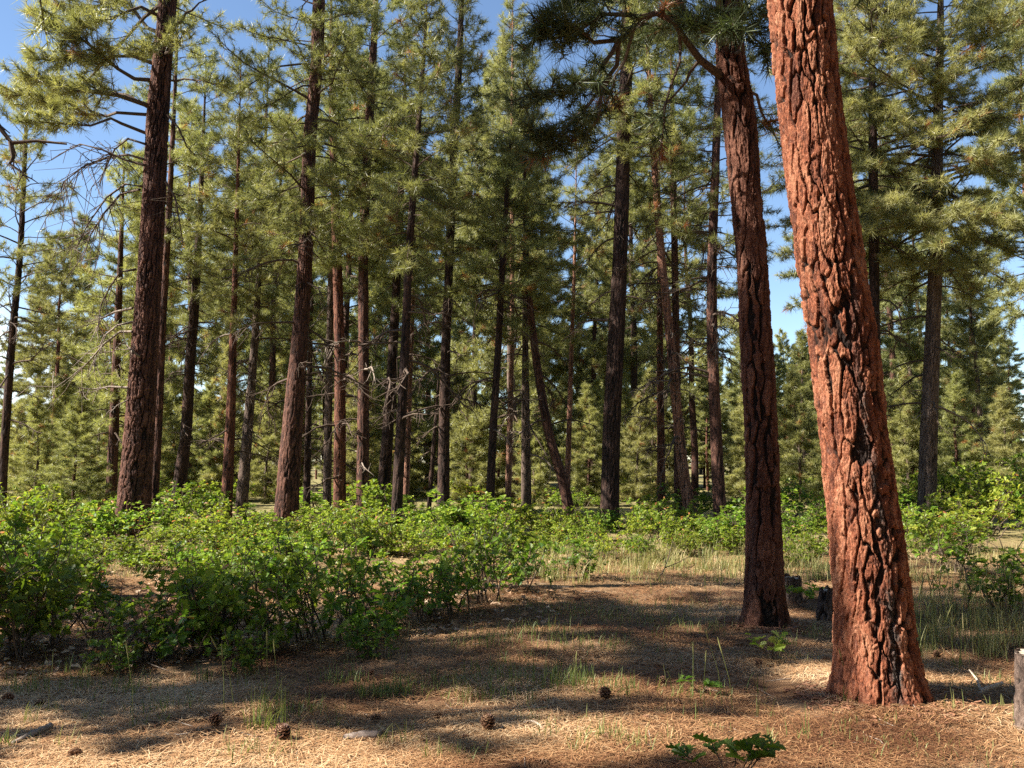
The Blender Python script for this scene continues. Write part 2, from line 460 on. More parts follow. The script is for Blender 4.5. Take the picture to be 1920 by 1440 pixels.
def profile(t, shape):
    if shape == 'cone': return (1 - t) ** .85 * min(1, .55 + 3 * t) + .06
    if shape == 'round': return min(1, .45 + 2.2 * t) * max(0, 1 - t) ** .5 + .08
    return min(1, .5 + 1.8 * t) * max(0, 1 - t) ** .65 + .08

def fill_crown(cr, cen, z0, z1, rmax, nb, rtr, shape='mid', bias=None, dens=5, size=1.0, sub=.55, tone=.5, deadp=.02, el0=-.15, el1=.75, s0=.3, bare=0, zcut=1e9):
    az = cr.r.uniform(0, 6)
    for i in range(nb):
        t = (i + cr.r.uniform(.1, .9)) / nb
        z = z0 + (z1 - z0) * t
        az += 2.4 + cr.r.normal(0, .35)
        L = rmax * profile(t, shape) * cr.r.uniform(.55, 1.12)
        if bias is not None:
            b = math.cos(az - bias[0]); L *= 1 + bias[1] * b
        if L < .15: L = .15
        el = el0 + (el1 - el0) * t + cr.r.normal(0, .26)
        P = cr.poly(cen(z), az, el, L, droop=.35 + .3 * (1 - t), upturn=.75)
        k = .45 if z > zcut else 1
        cr.limb(P, max(.012, min(.05, L * .014) * (1 - .4 * t)), s0 if L > .8 else .15, dens * k, sub * min(1, .35 + L * .4), size * (1.5 if z > zcut else 1), tone, deadp, bare)

def dead_branch(r, p0, az, el, L, r0, droop=1.1, twigs=5, pts=None):
    """one bare curved branch with bare twigs; returns an MB"""
    c = Crown(int(r.integers(1 << 30)))
    P = c.poly(p0, az, el, L, droop=droop, upturn=.15, wob=.22) if pts is None else np.asarray(pts, float)
    K = len(P)
    mb = MB()
    tubes(mb, P[None], np.linspace(r0, r0 * .25, K)[None], 6)
    tw = []; twr = []
    for i in range(twigs):
        t = r.uniform(.25, .98); x = t * (K - 1); k = min(int(x), K - 2); p = P[k] + (P[k + 1] - P[k]) * (x - k)
        d = norm(P[k + 1] - P[k])
        l2 = L * r.uniform(.12, .4)
        dd = norm(d * .6 + r.normal(0, .55, 3) + np.array([0, 0, -.25]))
        q1 = p + dd * l2 * .5; q2 = q1 + norm(dd + r.normal(0, .4, 3) + np.array([0, 0, -.2])) * l2 * .5
        tw.append([p, q1, q2]); twr.append([r0 * .35, r0 * .25, r0 * .12 + .001])
        if r.random() < .6:
            e = q1 + norm(dd + r.normal(0, .8, 3)) * l2 * .35
            tw.append([q1, (q1 + e) / 2, e]); twr.append([r0 * .2, r0 * .15, r0 * .08 + .001])
    if tw: tubes(mb, np.array(tw), np.array(twr), 4)
    return mb

TREES = {}
def pine(key, pts, H, bark, label, crown=None, dead=(0, 0, 0), res=(40, .06), amp=.014, cw=.085, ch=.26, seed=1, mat='needle', group=None, Y=None, stain=None, flare=.5, dead_len=(.5, 2.0), dmat='dead_dark', name='pine_tree', rig=None):
    """pts: (py, px, width px) from the foot upward"""
    py, px, w = pts[0]
    base = ground_at(px, py)
    if Y is not None:
        p = at(px, py, Y); base = np.array([p[0], Y, float(gz(p[0], Y))])
    Y = base[1]
    C = []; R = []
    for (py, px, w) in pts:
        p = at(px, py, Y); C.append(p); R.append(w / 2 / F * np.linalg.norm(p[1:] - EYEP[1:]) * .96)
    C = np.array(C); R = np.array(R)
    C[0, 2] = base[2]
    C = np.vstack([C[0] + (C[0] - C[1]) / max(.05, np.linalg.norm(C[0] - C[1])) * .12, C]); R = np.concatenate([[R[0] * 1.03], R])
    zt = C[-1, 2]
    if zt < H - .3:
        d = (C[-1] - C[-2]) / (C[-1, 2] - C[-2, 2]); n = 5
        for i in range(1, n + 1):
            t = i / n; dz = (H - zt) * t
            q = C[-1 if i == 1 else -1] if False else np.array([C[len(pts), 0] + d[0] * dz * (1 - .4 * t), Y, zt + dz])
            C = np.vstack([C, q]); R = np.append(R, max(.015, R[len(pts)] * (1 - t) ** .8))
    root = empty(name, base)
    Cl = C - base
    ztop_vis = at(960, 0, Y)[2] - base[2] + .3
    me, (zs, cx, cy, rr) = trunk_mesh('trunk', Cl, R, M[bark], res[0], res[1], cw, ch, amp, seed * 13 + 5, zbark=ztop_vis, stain=stain, flare=flare)
    link('trunk', me, root)
    cen = lambda z: np.array([np.interp(z, zs, cx), np.interp(z, zs, cy), z])
    if crown:
        cr = Crown(seed * 7 + 3)
        kw = dict(crown); kw['r'] *= 1.18; kw['n'] = int(kw['n'] * 1.12); lod = kw.pop('lod', {})
        zc0 = at(960, kw.pop('y0'), Y)[2] - base[2]; zc1 = H
        fill_crown(cr, cen, zc0, zc1, kw.pop('r'), kw.pop('n'), None, zcut=ztop_vis + .5, **kw)
        if rig: rig(cr, base, cen)
        mb = MB(); cr.build(mb, **lod)
        mb.obj('crown', [M[mat], M['twig']], root)
    n, ya, yb = dead[:3]; n = int(n * 1.7)
    r = np.random.default_rng(seed + 900)
    for i in range(n):
        z = at(960, r.uniform(min(ya, yb), max(ya, yb)), Y)[2] - base[2]
        az = r.uniform(0, 2 * PI) if len(dead) < 4 else dead[3] + r.normal(0, .7)
        L = r.uniform(*dead_len); c = cen(z)
        dead_branch(r, c, az, r.uniform(-.15, .4), L, .014 + .012 * L, twigs=int(5 + L * 4)).obj('dead_branch', M[dmat if r.random() < .35 else 'dead_dark'], root, smooth=True)
    tag(root, label, 'tree', group)
    TREES[key] = root
    return root, base, cen

# ------------------------------------------------------------------ the pines one can tell apart
NLOD = dict(nn=38, ln=.21, wd=.0120)
def C_(y0, r, n, **k):
    lod = dict(NLOD); lod.update(k.pop('lod', {}))
    return dict(y0=y0, r=r, n=n, lod=lod, **k)

hero_stain = lambda TH, ZZ: np.exp(-((np.mod(TH + 1.60 - .09 * ZZ - .08 * np.sin(ZZ * 2.3), 2 * PI) + PI) % (2 * PI) - PI) ** 2 / .06) * np.clip(1.05 - ZZ / 4.5, .0, .72)
pine('hero', [(1300, 1652, 176), (1284, 1650, 160), (1250, 1645, 150), (1150, 1638, 138), (1000, 1624, 135), (900, 1611, 128), (800, 1598, 123), (640, 1580, 125), (480, 1555, 122), (350, 1538, 120), (200, 1518, 112), (100, 1509, 109), (0, 1500, 108)],
     17, 'bark_hero', 'massive leaning pine with bright orange plated bark and a black sap streak, nearest the camera', crown=C_(-560, 2.6, 26, dens=3, size=1.6),
     res=(440, .0085), amp=.029, cw=.085, ch=.22, seed=3, stain=hero_stain, flare=.4)

def rig18(cr, base, cen):
    def W(pts, Y0=9.2):
        return np.array([at(a, b, Y0 + dy) for a, b, dy in pts]) - base
    L = [([(1350, 142, -.1), (1312, 112, -.3), (1285, 75, -.45), (1262, 40, -.6), (1228, 25, -.7), (1190, 48, -.8), (1160, 75, -.85)], .046, .6, .5),
         ([(1228, 25, -.7), (1180, 30, -.9), (1120, 35, -1), (1060, 50, -1.1), (1010, 50, -1.1)], .03, .3, 1),
         ([(1190, 48, -.8), (1150, 70, -.8), (1100, 65, -.9), (1040, 75, -1), (975, 90, -1)], .028, .3, 1),
         ([(1160, 75, -.85), (1130, 130, -1), (1090, 165, -1.1), (1030, 185, -1.2), (975, 190, -1.2)], .026, .35, 1),
         ([(1160, 75, -.85), (1145, 140, -.7), (1110, 195, -.8), (1050, 230, -.9), (985, 250, -.9)], .026, .4, 1),
         ([(1145, 140, -.7), (1125, 215, -.6), (1085, 245, -.7), (1040, 275, -.8), (1000, 283, -.9)], .02, .45, 1),
         ([(1190, 48, -.8), (1170, 110, -.4), (1140, 180, -.3), (1110, 215, -.2), (1085, 235, -.2)], .022, .5, 1),
         ([(1270, 30, -.6), (1276, 90, -.5), (1268, 150, -.45), (1245, 215, -.4), (1243, 290, -.4)], .02, .55, .5),
         ([(1312, 112, -.3), (1290, 150, -.1), (1255, 180, .2), (1225, 240, .3)], .02, .5, .6),
         ([(1375, 60, -.2), (1395, 40, -.5), (1385, 20, -.8), (1372, 55, -1.0)], .022, .3, 1),
         ([(1380, 100, -.2), (1400, 75, -.5), (1425, 75, -.6), (1440, 110, -.7)], .02, .3, 1),
         ([(1350, 90, -.2), (1320, 50, -.4), (1305, 35, -.6), (1290, 45, -.8)], .02, .3, 1),
         ([(1385, 60, .1), (1440, 30, .4), (1490, 60, .8), (1520, 110, 1)], .03, .3, 1),
         ([(1400, 170, .1), (1430, 200, .5), (1450, 240, .9), (1475, 300, 1.2)], .02, .3, .8),
         ([(1345, 60, 0), (1260, -20, -.4), (1180, -40, -.6), (1090, 0, -.8), (1010, 10, -1)], .04, .35, 1),
         ([(1345, 60, .2), (1280, 30, .8), (1220, 60, 1.4), (1160, 110, 1.8)], .03, .3, 1)]
    for pts, r0, s0, lv in L:
        P = W(pts)
        cr.limb(P, r0, s0, 9 if lv else 2, .36, 1.0, .42, .16 if pts[-1][1] > 225 else .04, bare=1 - lv)
pine('second', [(1168, 1435, 90), (1152, 1434, 79), (1130, 1434, 75), (1100, 1434, 72), (960, 1432, 63), (800, 1427, 61), (640, 1418, 59), (480, 1409, 57), (350, 1397, 56), (240, 1388, 58), (200, 1384, 60), (140, 1374, 54), (100, 1368, 47), (0, 1367, 46)],
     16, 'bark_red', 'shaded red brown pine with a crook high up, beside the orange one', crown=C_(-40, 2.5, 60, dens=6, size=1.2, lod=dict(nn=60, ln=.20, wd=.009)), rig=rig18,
     res=(240, .014), amp=.030, cw=.115, ch=.34, seed=5, mat='needle_dark', flare=.3)

def rig1(cr, base, cen):
    Yb = base[1]
    def W(pts): return np.array([at(a, b, Yb + dy) for a, b, dy in pts]) - base
    for pts, r0, s0, bare in [
        ([(285, 200, 0), (250, 195, -.3), (215, 185, -.6), (180, 180, -.8), (110, 160, -1), (40, 150, -1)], .06, .3, 0),
        ([(285, 150, 0), (240, 140, -.5), (190, 105, -.9), (120, 60, -1.2), (60, 20, -1.3)], .05, .3, 0),
        ([(295, 60, 0), (265, 40, .3), (230, 10, .6), (170, 20, .8), (90, 10, 1)], .05, .3, 0),
        ([(290, 120, 0), (250, 110, -.4), (200, 120, -.7), (130, 105, -.9), (60, 110, -1)], .045, .3, 0), ([(280, 215, 0), (240, 215, -.2), (190, 215, .2), (140, 205, .4), (90, 185, .6), (20, 190, .7)], .04, .35, 0),
        ([(298, 30, 0), (260, 10, -.5), (210, 30, -.9), (150, 60, -1.1), (100, 90, -1.2)], .04, .35, 0), ([(285, 205, 0), (230, 190, .5), (150, 160, .9), (80, 190, 1.1), (30, 200, 1.2)], .04, .4, 0),
        ([(318, 65, 0), (345, 30, -.2), (385, 0, -.3)], .05, .9, .9),
        ([(310, 148, 0), (350, 152, -.2), (390, 152, -.4), (420, 160, -.6)], .03, .6, .6),
        ([(300, 90, -.3), (290, 80, -.7), (270, 90, -1), (255, 95, -1.2)], .03, .2, 0),
        ([(310, 100, -.2), (335, 80, -.5), (350, 60, -.7)], .03, .3, .3),
        ([(275, 250, 0), (230, 230, -.4), (170, 240, -.8), (100, 225, -1), (50, 235, -1.2)], .04, .5, .2)]:
        cr.limb(W(pts), r0, s0, 11, .72, 1.1, .62, .03, bare)
t1, b1, c1 = pine('rough', [(1008, 243, 74), (985, 247, 66), (960, 250, 62), (880, 256, 58), (800, 262, 55), (640, 272, 48), (480, 283, 43), (300, 292, 40), (200, 297, 38), (100, 306, 32), (0, 315, 30)],
     18, 'bark_brown', 'thick rough-barked pine with drooping bare limbs at the far side of the oak brush', crown=C_(60, 3.0, 34, bias=(PI, .55), dens=5, tone=.6), rig=rig1,
     res=(200, .02), amp=.036, cw=.11, ch=.32, seed=7, flare=.3)
r = np.random.default_rng(77)
for pts in [[(275, 300), (240, 290), (200, 295), (160, 310), (120, 340), (95, 400)], [(272, 310), (235, 300), (190, 280), (150, 270), (110, 290)], [(268, 350), (235, 345), (200, 370), (165, 420), (140, 470)],
            [(262, 355), (225, 365), (195, 400), (170, 440), (150, 500)], [(255, 505), (225, 510), (205, 540), (190, 570), (182, 620)], [(248, 578), (215, 585), (190, 598), (170, 640)],
            [(248, 622), (225, 622), (195, 645), (165, 680), (135, 705), (100, 730)], [(248, 604), (220, 610), (195, 630), (175, 680)], [(240, 727), (205, 725), (175, 730), (145, 727)],
            [(310, 340), (328, 370), (336, 410), (343, 460)], [(312, 308), (325, 305), (335, 308)], [(314, 215), (335, 240), (350, 275), (365, 290)], [(262, 670), (245, 655), (235, 645), (225, 642)], [(310, 380), (325, 400), (330, 430)],
            [(272, 270), (240, 260), (215, 280), (195, 320), (185, 350)], [(240, 750), (220, 760), (205, 775)]]:
    P = np.array([at(a, b, b1[1] - .25 + .15 * i * r.normal(0, 1)) for i, (a, b) in enumerate(pts)]) - b1
    L = np.linalg.norm(np.diff(P, axis=0), axis=1).sum()
    pale = pts[0][1] > 560
    dead_branch(r, None, 0, 0, L, .030 if L > 1 else .018, twigs=int(4 + L * 5), pts=P).obj('dead_branch', M['dead' if pale else 'dead_dark'], t1, smooth=True)

pine('t2', [(996, 535, 52), (975, 536, 48), (960, 537, 46), (800, 548, 38), (640, 562, 31), (480, 573, 27), (400, 576, 26), (250, 581, 23), (130, 594, 22), (0, 598, 22)], 18.5, 'bark_brown',
     'tall reddish pine with arching lower limbs rising straight out of the sunlit oak brush', crown=C_(470, 2.5, 92, dens=5, tone=.5, bare=.05), dead=(9, 420, 900), res=(96, .05), amp=.024, seed=9, flare=.3)
pine('t3', [(978, 637, 25), (900, 637, 24), (700, 638, 21), (480, 632, 18), (300, 626, 15)], 15, 'bark_red', 'slim red-barked pine, close beside a grey scraggly neighbour', crown=C_(520, 1.7, 56, dens=4.5, tone=.42), dead=(8, 560, 900), seed=11)
pine('t3b', [(955, 613, 17), (700, 617, 14), (480, 622, 12)], 13, 'bark_grey', 'scraggly grey pine full of dead twigs just behind the slim red-barked one', crown=C_(480, 1.5, 44, dens=4.5, tone=.38, bare=.2), dead=(7, 500, 930), Y=26.5, seed=12, dmat='dead')
pine('t4', [(980, 680, 27), (940, 680, 25), (700, 682, 21), (480, 681, 19), (300, 688, 17), (150, 697, 15)], 17, 'bark_brown', 'straight pine with pale dead stubs and flaking sunlit red bark at its foot', crown=C_(470, 2.0, 74, dens=5, tone=.45), dead=(6, 520, 930), seed=13, dmat='dead')
pine('t5', [(972, 715, 27), (930, 718, 25), (800, 728, 22), (640, 738, 18), (500, 745, 14), (350, 752, 12)], 14, 'bark_dark', 'dark pine leaning slightly beside a thinner blackish one', crown=C_(560, 1.8, 56, dens=4.5, tone=.38), dead=(7, 560, 880), seed=14)
pine('t6', [(1006, 742, 23), (950, 744, 21), (800, 752, 19), (600, 762, 16), (480, 766, 15), (300, 780, 11), (100, 795, 7)], 12.2, 'bark_dark', 'thin blackish pine standing nearest of the middle group, leaning gently', crown=C_(480, 1.6, 66, dens=5, tone=.4, shape='mid', bare=.12), dead=(8, 500, 800), seed=15)
pine('t7', [(948, 760, 13), (600, 772, 10)], 12, 'bark_pink', 'narrow pinkish pine seen behind the thin blackish one', crown=C_(600, 1.5, 40, dens=4, tone=.45), Y=27.5, seed=16)
pine('t8', [(988, 831, 25), (950, 831, 24), (800, 833, 21), (640, 836, 18), (480, 843, 16), (300, 850, 14), (100, 862, 12), (0, 866, 9)], 14.4, 'bark_dark', 'tall slender dark pine with an airy open top against blue sky', crown=C_(500, 1.9, 76, dens=4.5, tone=.4, el0=0, el1=1.0, bare=.12), dead=(10, 480, 800), seed=17)
pine('t9', [(972, 803, 9), (850, 812, 8), (760, 819, 6)], 4.2, 'bark_dark', 'spindly leaning dead sapling between two dark pines', crown=None, dead=(5, 770, 900), seed=18, dead_len=(.2, .6), name='dead_sapling')
pine('t10', [(992, 916, 18), (800, 925, 15), (640, 935, 13), (480, 943, 11), (300, 955, 7)], 9.9, 'bark_dark', 'thin dark pine with a short narrow crown in the middle of the stand', crown=C_(600, 1.6, 64, dens=5, tone=.42, bare=.1), dead=(8, 540, 820), seed=19)
pine('t11', [(948, 987, 21), (800, 986, 17), (640, 985, 12), (520, 984, 9)], 11.5, 'bark_grey', 'upright grey pine standing just beside the strongly bent one', crown=C_(660, 1.7, 52, dens=4.5, tone=.45), dead=(9, 640, 900), Y=25.5, seed=20, dmat='dead')
pine('t12', [(948, 1068, 22), (925, 1062, 22), (900, 1055, 20), (820, 1030, 18), (720, 1012, 17), (640, 1001, 15), (520, 988, 11), (420, 986, 8)], 12.5, 'bark_brown', 'strongly bent pine whose curved trunk leans over from its base', crown=C_(540, 1.7, 52, dens=4.5, tone=.42), dead=(5, 540, 800), Y=24, seed=21)
pine('t13', [(930, 1062, 12), (700, 1070, 9), (560, 1075, 7)], 11.5, 'bark_pink', 'narrow pale pine right behind the bent trunk', crown=C_(640, 1.5, 44, dens=4, tone=.55, deadp=.06), Y=28, seed=22)
pine('t14', [(992, 1142, 40), (960, 1143, 36), (900, 1144, 35), (800, 1147, 34), (640, 1155, 32), (480, 1163, 28), (300, 1168, 26), (200, 1172, 24), (0, 1178, 21)], 18, 'bark_dark', 'stout dark-footed pine with a bare clean trunk and one kinked dead limb', crown=C_(330, 2.2, 72, dens=5, tone=.42), dead=(8, 330, 560), res=(90, .05), amp=.02, seed=23, flare=.3)
b14 = np.array(TREES['t14'].location)
P = np.array([at(a, b, b14[1] - .2) for a, b in [(1140, 600), (1110, 600), (1085, 606), (1075, 622), (1055, 640)]]) - b14
dead_branch(r, None, 0, 0, 1.2, .035, twigs=9, pts=P).obj('dead_branch', M['dead_dark'], TREES['t14'], smooth=True)
pine('t15', [(987, 1300, 26), (960, 1294, 24), (900, 1283, 22), (800, 1272, 19), (640, 1257, 17), (480, 1240, 15), (300, 1226, 12), (200, 1220, 10)], 14.5, 'bark_pink', 'slender leaning pine with sunlit pinkish bark and many bare twigs', crown=C_(330, 1.8, 58, dens=4.5, tone=.5, bare=.15), dead=(16, 360, 860), seed=24, dmat='dead')
pine('t16', [(950, 1272, 16), (640, 1268, 14), (480, 1265, 13), (300, 1262, 11)], 15, 'bark_brown', 'straight brown pine half hidden behind the leaning pinkish one', crown=C_(420, 1.9, 56, dens=4.5, tone=.5), dead=(10, 400, 760), Y=26, seed=25)
pine('t16b', [(930, 1240, 17), (700, 1238, 13), (560, 1237, 10)], 13, 'bark_red', 'reddish pine with pale dead branches further back from the leaning pinkish one', crown=C_(640, 1.8, 50, dens=4.5, tone=.5), dead=(8, 640, 860), Y=27, seed=26, dmat='dead')
pine('t17', [(988, 1353, 26), (900, 1346, 24), (800, 1342, 22), (640, 1335, 21), (480, 1335, 18), (300, 1342, 15), (200, 1345, 13)], 15, 'bark_brown', 'straight dark pine with a sunlit foot between the leaning one and the shaded red one', crown=C_(540, 1.9, 62, dens=4.5, tone=.42, bare=.25), dead=(12, 330, 720), seed=27)
pine('t20', [(978, 1737, 36), (940, 1738, 34), (800, 1742, 32), (640, 1748, 28), (480, 1755, 25), (380, 1757, 22), (250, 1758, 18), (100, 1762, 14)], 17, 'bark_grey', 'grey clean-trunked pine with a broad dense sunlit crown past the orange one', crown=C_(500, 3.7, 136, dens=5.5, tone=.66, shape='round', size=1.1), dead=(12, 480, 780), res=(80, .06), amp=.015, seed=28, dmat='dead')
pine('t21', [(985, 1650, 22), (600, 1640, 19), (300, 1637, 17)], 16, 'bark_dark', 'dark pine mostly hidden behind the large orange trunk', crown=C_(480, 3.0, 90, dens=5, tone=.62, shape='round'), dead=(12, 400, 640), seed=29)
pine('t22', [(965, 2, 17), (840, 8, 16), (640, 22, 14), (480, 38, 11), (330, 45, 8)], 12.5, 'bark_dark', 'sparse forked pine at the edge of the sky gap, behind the dangling dead limb', crown=C_(640, 2.0, 50, dens=4, tone=.5, el0=.2, el1=1.0), dead=(6, 560, 800), Y=24, seed=30)
pine('t23', [(935, 332, 28), (800, 350, 21), (640, 359, 19), (580, 365, 18), (450, 372, 12)], 14, 'bark_dark', 'dark pine with twin stems behind the rough-barked one', crown=C_(600, 2.2, 64, dens=4.5, tone=.55), dead=(8, 600, 820), Y=28, seed=31)
pine('t24', [(950, 424, 23), (800, 432, 19), (640, 437, 14), (540, 440, 10)], 13, 'bark_red', 'slim glowing rust-red pine in the brush, next to a dull brown one', crown=C_(600, 1.8, 54, dens=4.5, tone=.55), dead=(9, 590, 860), Y=25.5, seed=32, dmat='dead')
pine('t25', [(935, 452, 24), (800, 465, 19), (640, 478, 14), (540, 484, 11)], 14, 'bark_grey', 'dull brown pine leaning beside the slim rust-red one', crown=C_(600, 2.0, 56, dens=4.5, tone=.55), dead=(8, 570, 860), Y=27, seed=33)
pine('t26', [(960, 288, 16), (800, 297, 15), (600, 305, 14), (480, 312, 13)], 16, 'bark_brown', 'narrow pine hugging the shaded side of the rough-barked one', crown=C_(480, 2.0, 50, dens=4.5, tone=.55), Y=26, seed=34)
pine('t27', [(955, 207, 22), (820, 213, 19), (640, 220, 15)], 11, 'bark_brown', 'brown pine half hidden by young pale pines behind the rough-barked one', crown=C_(800, 1.9, 60, dens=4.5, tone=.6), dead=(6, 660, 860), Y=27, seed=35, mat='needle_pale')
pine('t28', [(930, 575, 14), (800, 578, 12), (640, 582, 9)], 11, 'bark_dark', 'thin dark pine glimpsed between the tall reddish one and the slim red-barked one', crown=C_(640, 1.6, 46, dens=4.5, tone=.5), dead=(8, 640, 880), Y=29, seed=36)
pine('t29', [(920, 952, 13), (800, 956, 11), (640, 960, 9), (240, 961, 8)], 17, 'bark_pink', 'pale-topped pine whose upper trunk catches the sun above the middle of the stand', crown=C_(420, 1.9, 66, dens=4.5, tone=.62), Y=30, seed=37)

# a pine just outside the frame whose bare limb hangs into view
t30, b30, c30 = pine('t30', [(1120, -110, 60), (900, -105, 52), (600, -85, 46), (300, -60, 42), (0, -40, 36)], 15, 'bark_dark', 'pine at the picture edge with a thick crooked dead limb reaching into view', crown=C_(-80, 2.4, 40, dens=5), seed=38, res=(60, .06))
for pts, r0 in [([(-58, 150), (-20, 210), (0, 240), (22, 268), (70, 264), (125, 270)], .045), ([(20, 266), (25, 295), (18, 308), (40, 322), (55, 340)], .03)]:
    P = np.array([at(a, b, b30[1] - .2) for a, b in pts]) - b30
    dead_branch(r, None, 0, 0, 1.0, r0, twigs=6, pts=P).obj('dead_branch', M['dead_dark'], t30, smooth=True)

# ------------------------------------------------------------------ the stand behind: copies of a few kinds
def proto_pine(seed, H, z0, rmax, nb, shape, mat, bark, nn, wd, dens, size, tone, r0=.16, ln=.2, bare=0, el0=-.1):
    rr = np.random.default_rng(seed)
    root = empty('pine_tree', (0, 0, 0))
    zz = np.linspace(-.15, H, 12)
    bx = np.cumsum(rr.normal(0, .05, 12)); by = np.cumsum(rr.normal(0, .05, 12))
    Cn = np.stack([bx - bx[0], by - by[0], zz], -1); R = np.maximum(.02, r0 * (1 - np.linspace(0, 1, 12)) ** .8)
    me, (zs, cx, cy, _) = trunk_mesh('trunk', Cn, R, M[bark], 24, .12, .08, .26, .014, seed)
    link('trunk', me, root)
    cen = lambda z: np.array([np.interp(z, zs, cx), np.interp(z, zs, cy), z])
    cr = Crown(seed)
    fill_crown(cr, cen, z0, H, rmax, nb, None, shape, dens=dens, size=size, sub=.5, tone=tone, bare=bare, el0=el0)
    mb = MB(); cr.build(mb, nn, ln, wd)
    mb.obj('crown', [M[mat], M['twig']], root)
    root['category'] = 'tree'
    return root, H

MIDS = [proto_pine(101, 14, 3.5, 2.7, 90, 'mid', 'needle', 'bark_brown', 32, .019, 6, 1.25, .5),
        proto_pine(102, 15, 5.5, 2.8, 82, 'round', 'needle', 'bark_red', 32, .019, 6, 1.25, .55),
        proto_pine(103, 12, 1.2, 2.5, 104, 'cone', 'needle', 'bark_grey', 32, .019, 6, 1.25, .5),
        proto_pine(104, 13, 4.2, 2.4, 80, 'mid', 'needle', 'bark_dark', 32, .019, 6, 1.25, .42)]
YOUNG = [proto_pine(111, 6, .3, 1.8, 70, 'cone', 'needle_pale', 'bark_grey', 38, .017, 6.5, 1.15, .6, .08), proto_pine(112, 7, .5, 2.0, 76, 'cone', 'needle_pale', 'bark_brown', 38, .017, 6.5, 1.15, .5, .09)]
FARS = [proto_pine(121, 14, 2.5, 2.9, 66, 'mid', 'needle_pale', 'bark_red', 26, .042, 5, 1.5, .5), proto_pine(122, 13, 1.2, 2.8, 72, 'cone', 'needle_pale', 'bark_brown', 26, .042, 5, 1.5, .55),
        proto_pine(123, 15, 4.0, 2.9, 62, 'round', 'needle_pale', 'bark_red', 26, .042, 5, 1.5, .5), proto_pine(124, 9, .6, 2.2, 66, 'cone', 'needle_pale', 'bark_dark', 26, .042, 5, 1.5, .5)]
USED = set()
def place(proto, px, Yd, top, label, group, wid=1.0):
    root, H = proto
    p = at(px, YH, Yd); x = p[0]; z = float(gz(x, Yd)) if Yd < 40 else float(gz(x, Yd))
    h = at(px, top, Yd)[2] - z
    o = root if root.name not in USED else copy_tree(root)
    USED.add(root.name)
    o.location = (x, Yd, z - .05); s = max(h, 2) / H
    w = s ** .6 * wid
    o.scale = (w, w, s); o.rotation_euler = (0, 0, RNG.uniform(0, 2 * PI))
    o['label'] = label; o['group'] = group; o['category'] = 'tree'
    return o

GM = 'green pines filling the stand behind the nearer trunks'
LM = 'green pine filling the stand behind the nearer trunks, its trunk lost among others'
for px, Yd, top, k in [(95, 38, 440, 1), (165, 34, 600, 2), (350, 40, 190, 0), (430, 46, 215, 3), (505, 41, 170, 0), (255, 44, 380, 2), (465, 58, 300, 1), (560, 50, 260, 1), (650, 44, 60, 0), (705, 55, 140, 3), (760, 42, 200, 2),
                       (800, 52, 300, 0), (885, 40, 230, 3), (925, 54, 120, 1), (965, 36, 80, 2), (1020, 46, 300, 0), (1080, 56, 430, 2), (1190, 44, 180, 3), (1235, 56, 330, 2), (1300, 41, 260, 0),
                       (1400, 52, 590, 2), (1510, 40, 620, 2), (1560, 54, 560, 0), (1600, 36, 40, 1), (1675, 44, 180, 0), (1705, 38, 540, 2), (1785, 52, 470, 0), (1840, 36, 480, 2),
                       (1895, 54, 640, 1), (1945, 32, 20, 1), (20, 50, 640, 3), (610, 60, 420, 3), (860, 62, 500, 2), (1130, 60, 560, 3), (395, 62, 420, 2), (310, 60, 340, 1),
                       (60, 46, 440, 2), (130, 50, 400, 0), (230, 48, 320, 3), (1450, 58, 650, 1), (1115, 46, 330, 0), (1145, 60, 280, 1), (1625, 50, 200, 3), (1735, 56, 330, 0), (1825, 46, 430, 1), (1872, 60, 540, 2), (685, 62, 100, 1), (985, 60, 170, 2), (520, 56, 240, 3), (835, 60, 260, 1)]:
    place(MIDS[k], px, Yd, top, LM, GM)
GY = 'bushy young pines under the tall stand'
for px, Yd, top, k in [(70, 27, 745, 0), (140, 25, 730, 1), (185, 31, 690, 1), (30, 33, 760, 0), (245, 33, 700, 0), (390, 38, 720, 1), (500, 36, 740, 0), (880, 36, 740, 1), (1000, 34, 760, 0), (1100, 34, 720, 1), (1195, 33, 730, 0), (1400, 36, 720, 1), (1500, 31, 700, 0), (1560, 34, 740, 1),
                       (1700, 36, 690, 0), (1800, 32, 700, 1), (1880, 31, 730, 0), (640, 38, 760, 1), (760, 40, 770, 0)] + [(RNG.uniform(90, 1900), RNG.uniform(36, 60), RNG.uniform(640, 770), int(RNG.integers(0, 2))) for _ in range(48)]:
    place(YOUNG[k], px, Yd, top, 'bushy young pale green pine growing low under the tall stand', GY)
GF = 'distant pines deep in the forest'
FARTHEST = []
for i in range(230):
    Yd = 50 + 120 * RNG.random() ** 1.2
    px = RNG.uniform(-60, 1990)
    top = RNG.uniform(600, 770) if Yd > 75 else RNG.uniform(560, 790)
    if px < 120: top = max(top, 765)
    elif 340 < px < 460: top = max(top, 735)
    elif px > 1860: top = max(top, 740)
    elif 1420 < px < 1490: top = max(top, 620)
    k = RNG.integers(0, 4)
    if top > 730: k = 3
    if Yd > 95: FARTHEST.append((px, Yd, top)); continue
    place(FARS[k], px, Yd, top, 'distant pine deep in the forest, small among many others', GF, .82)
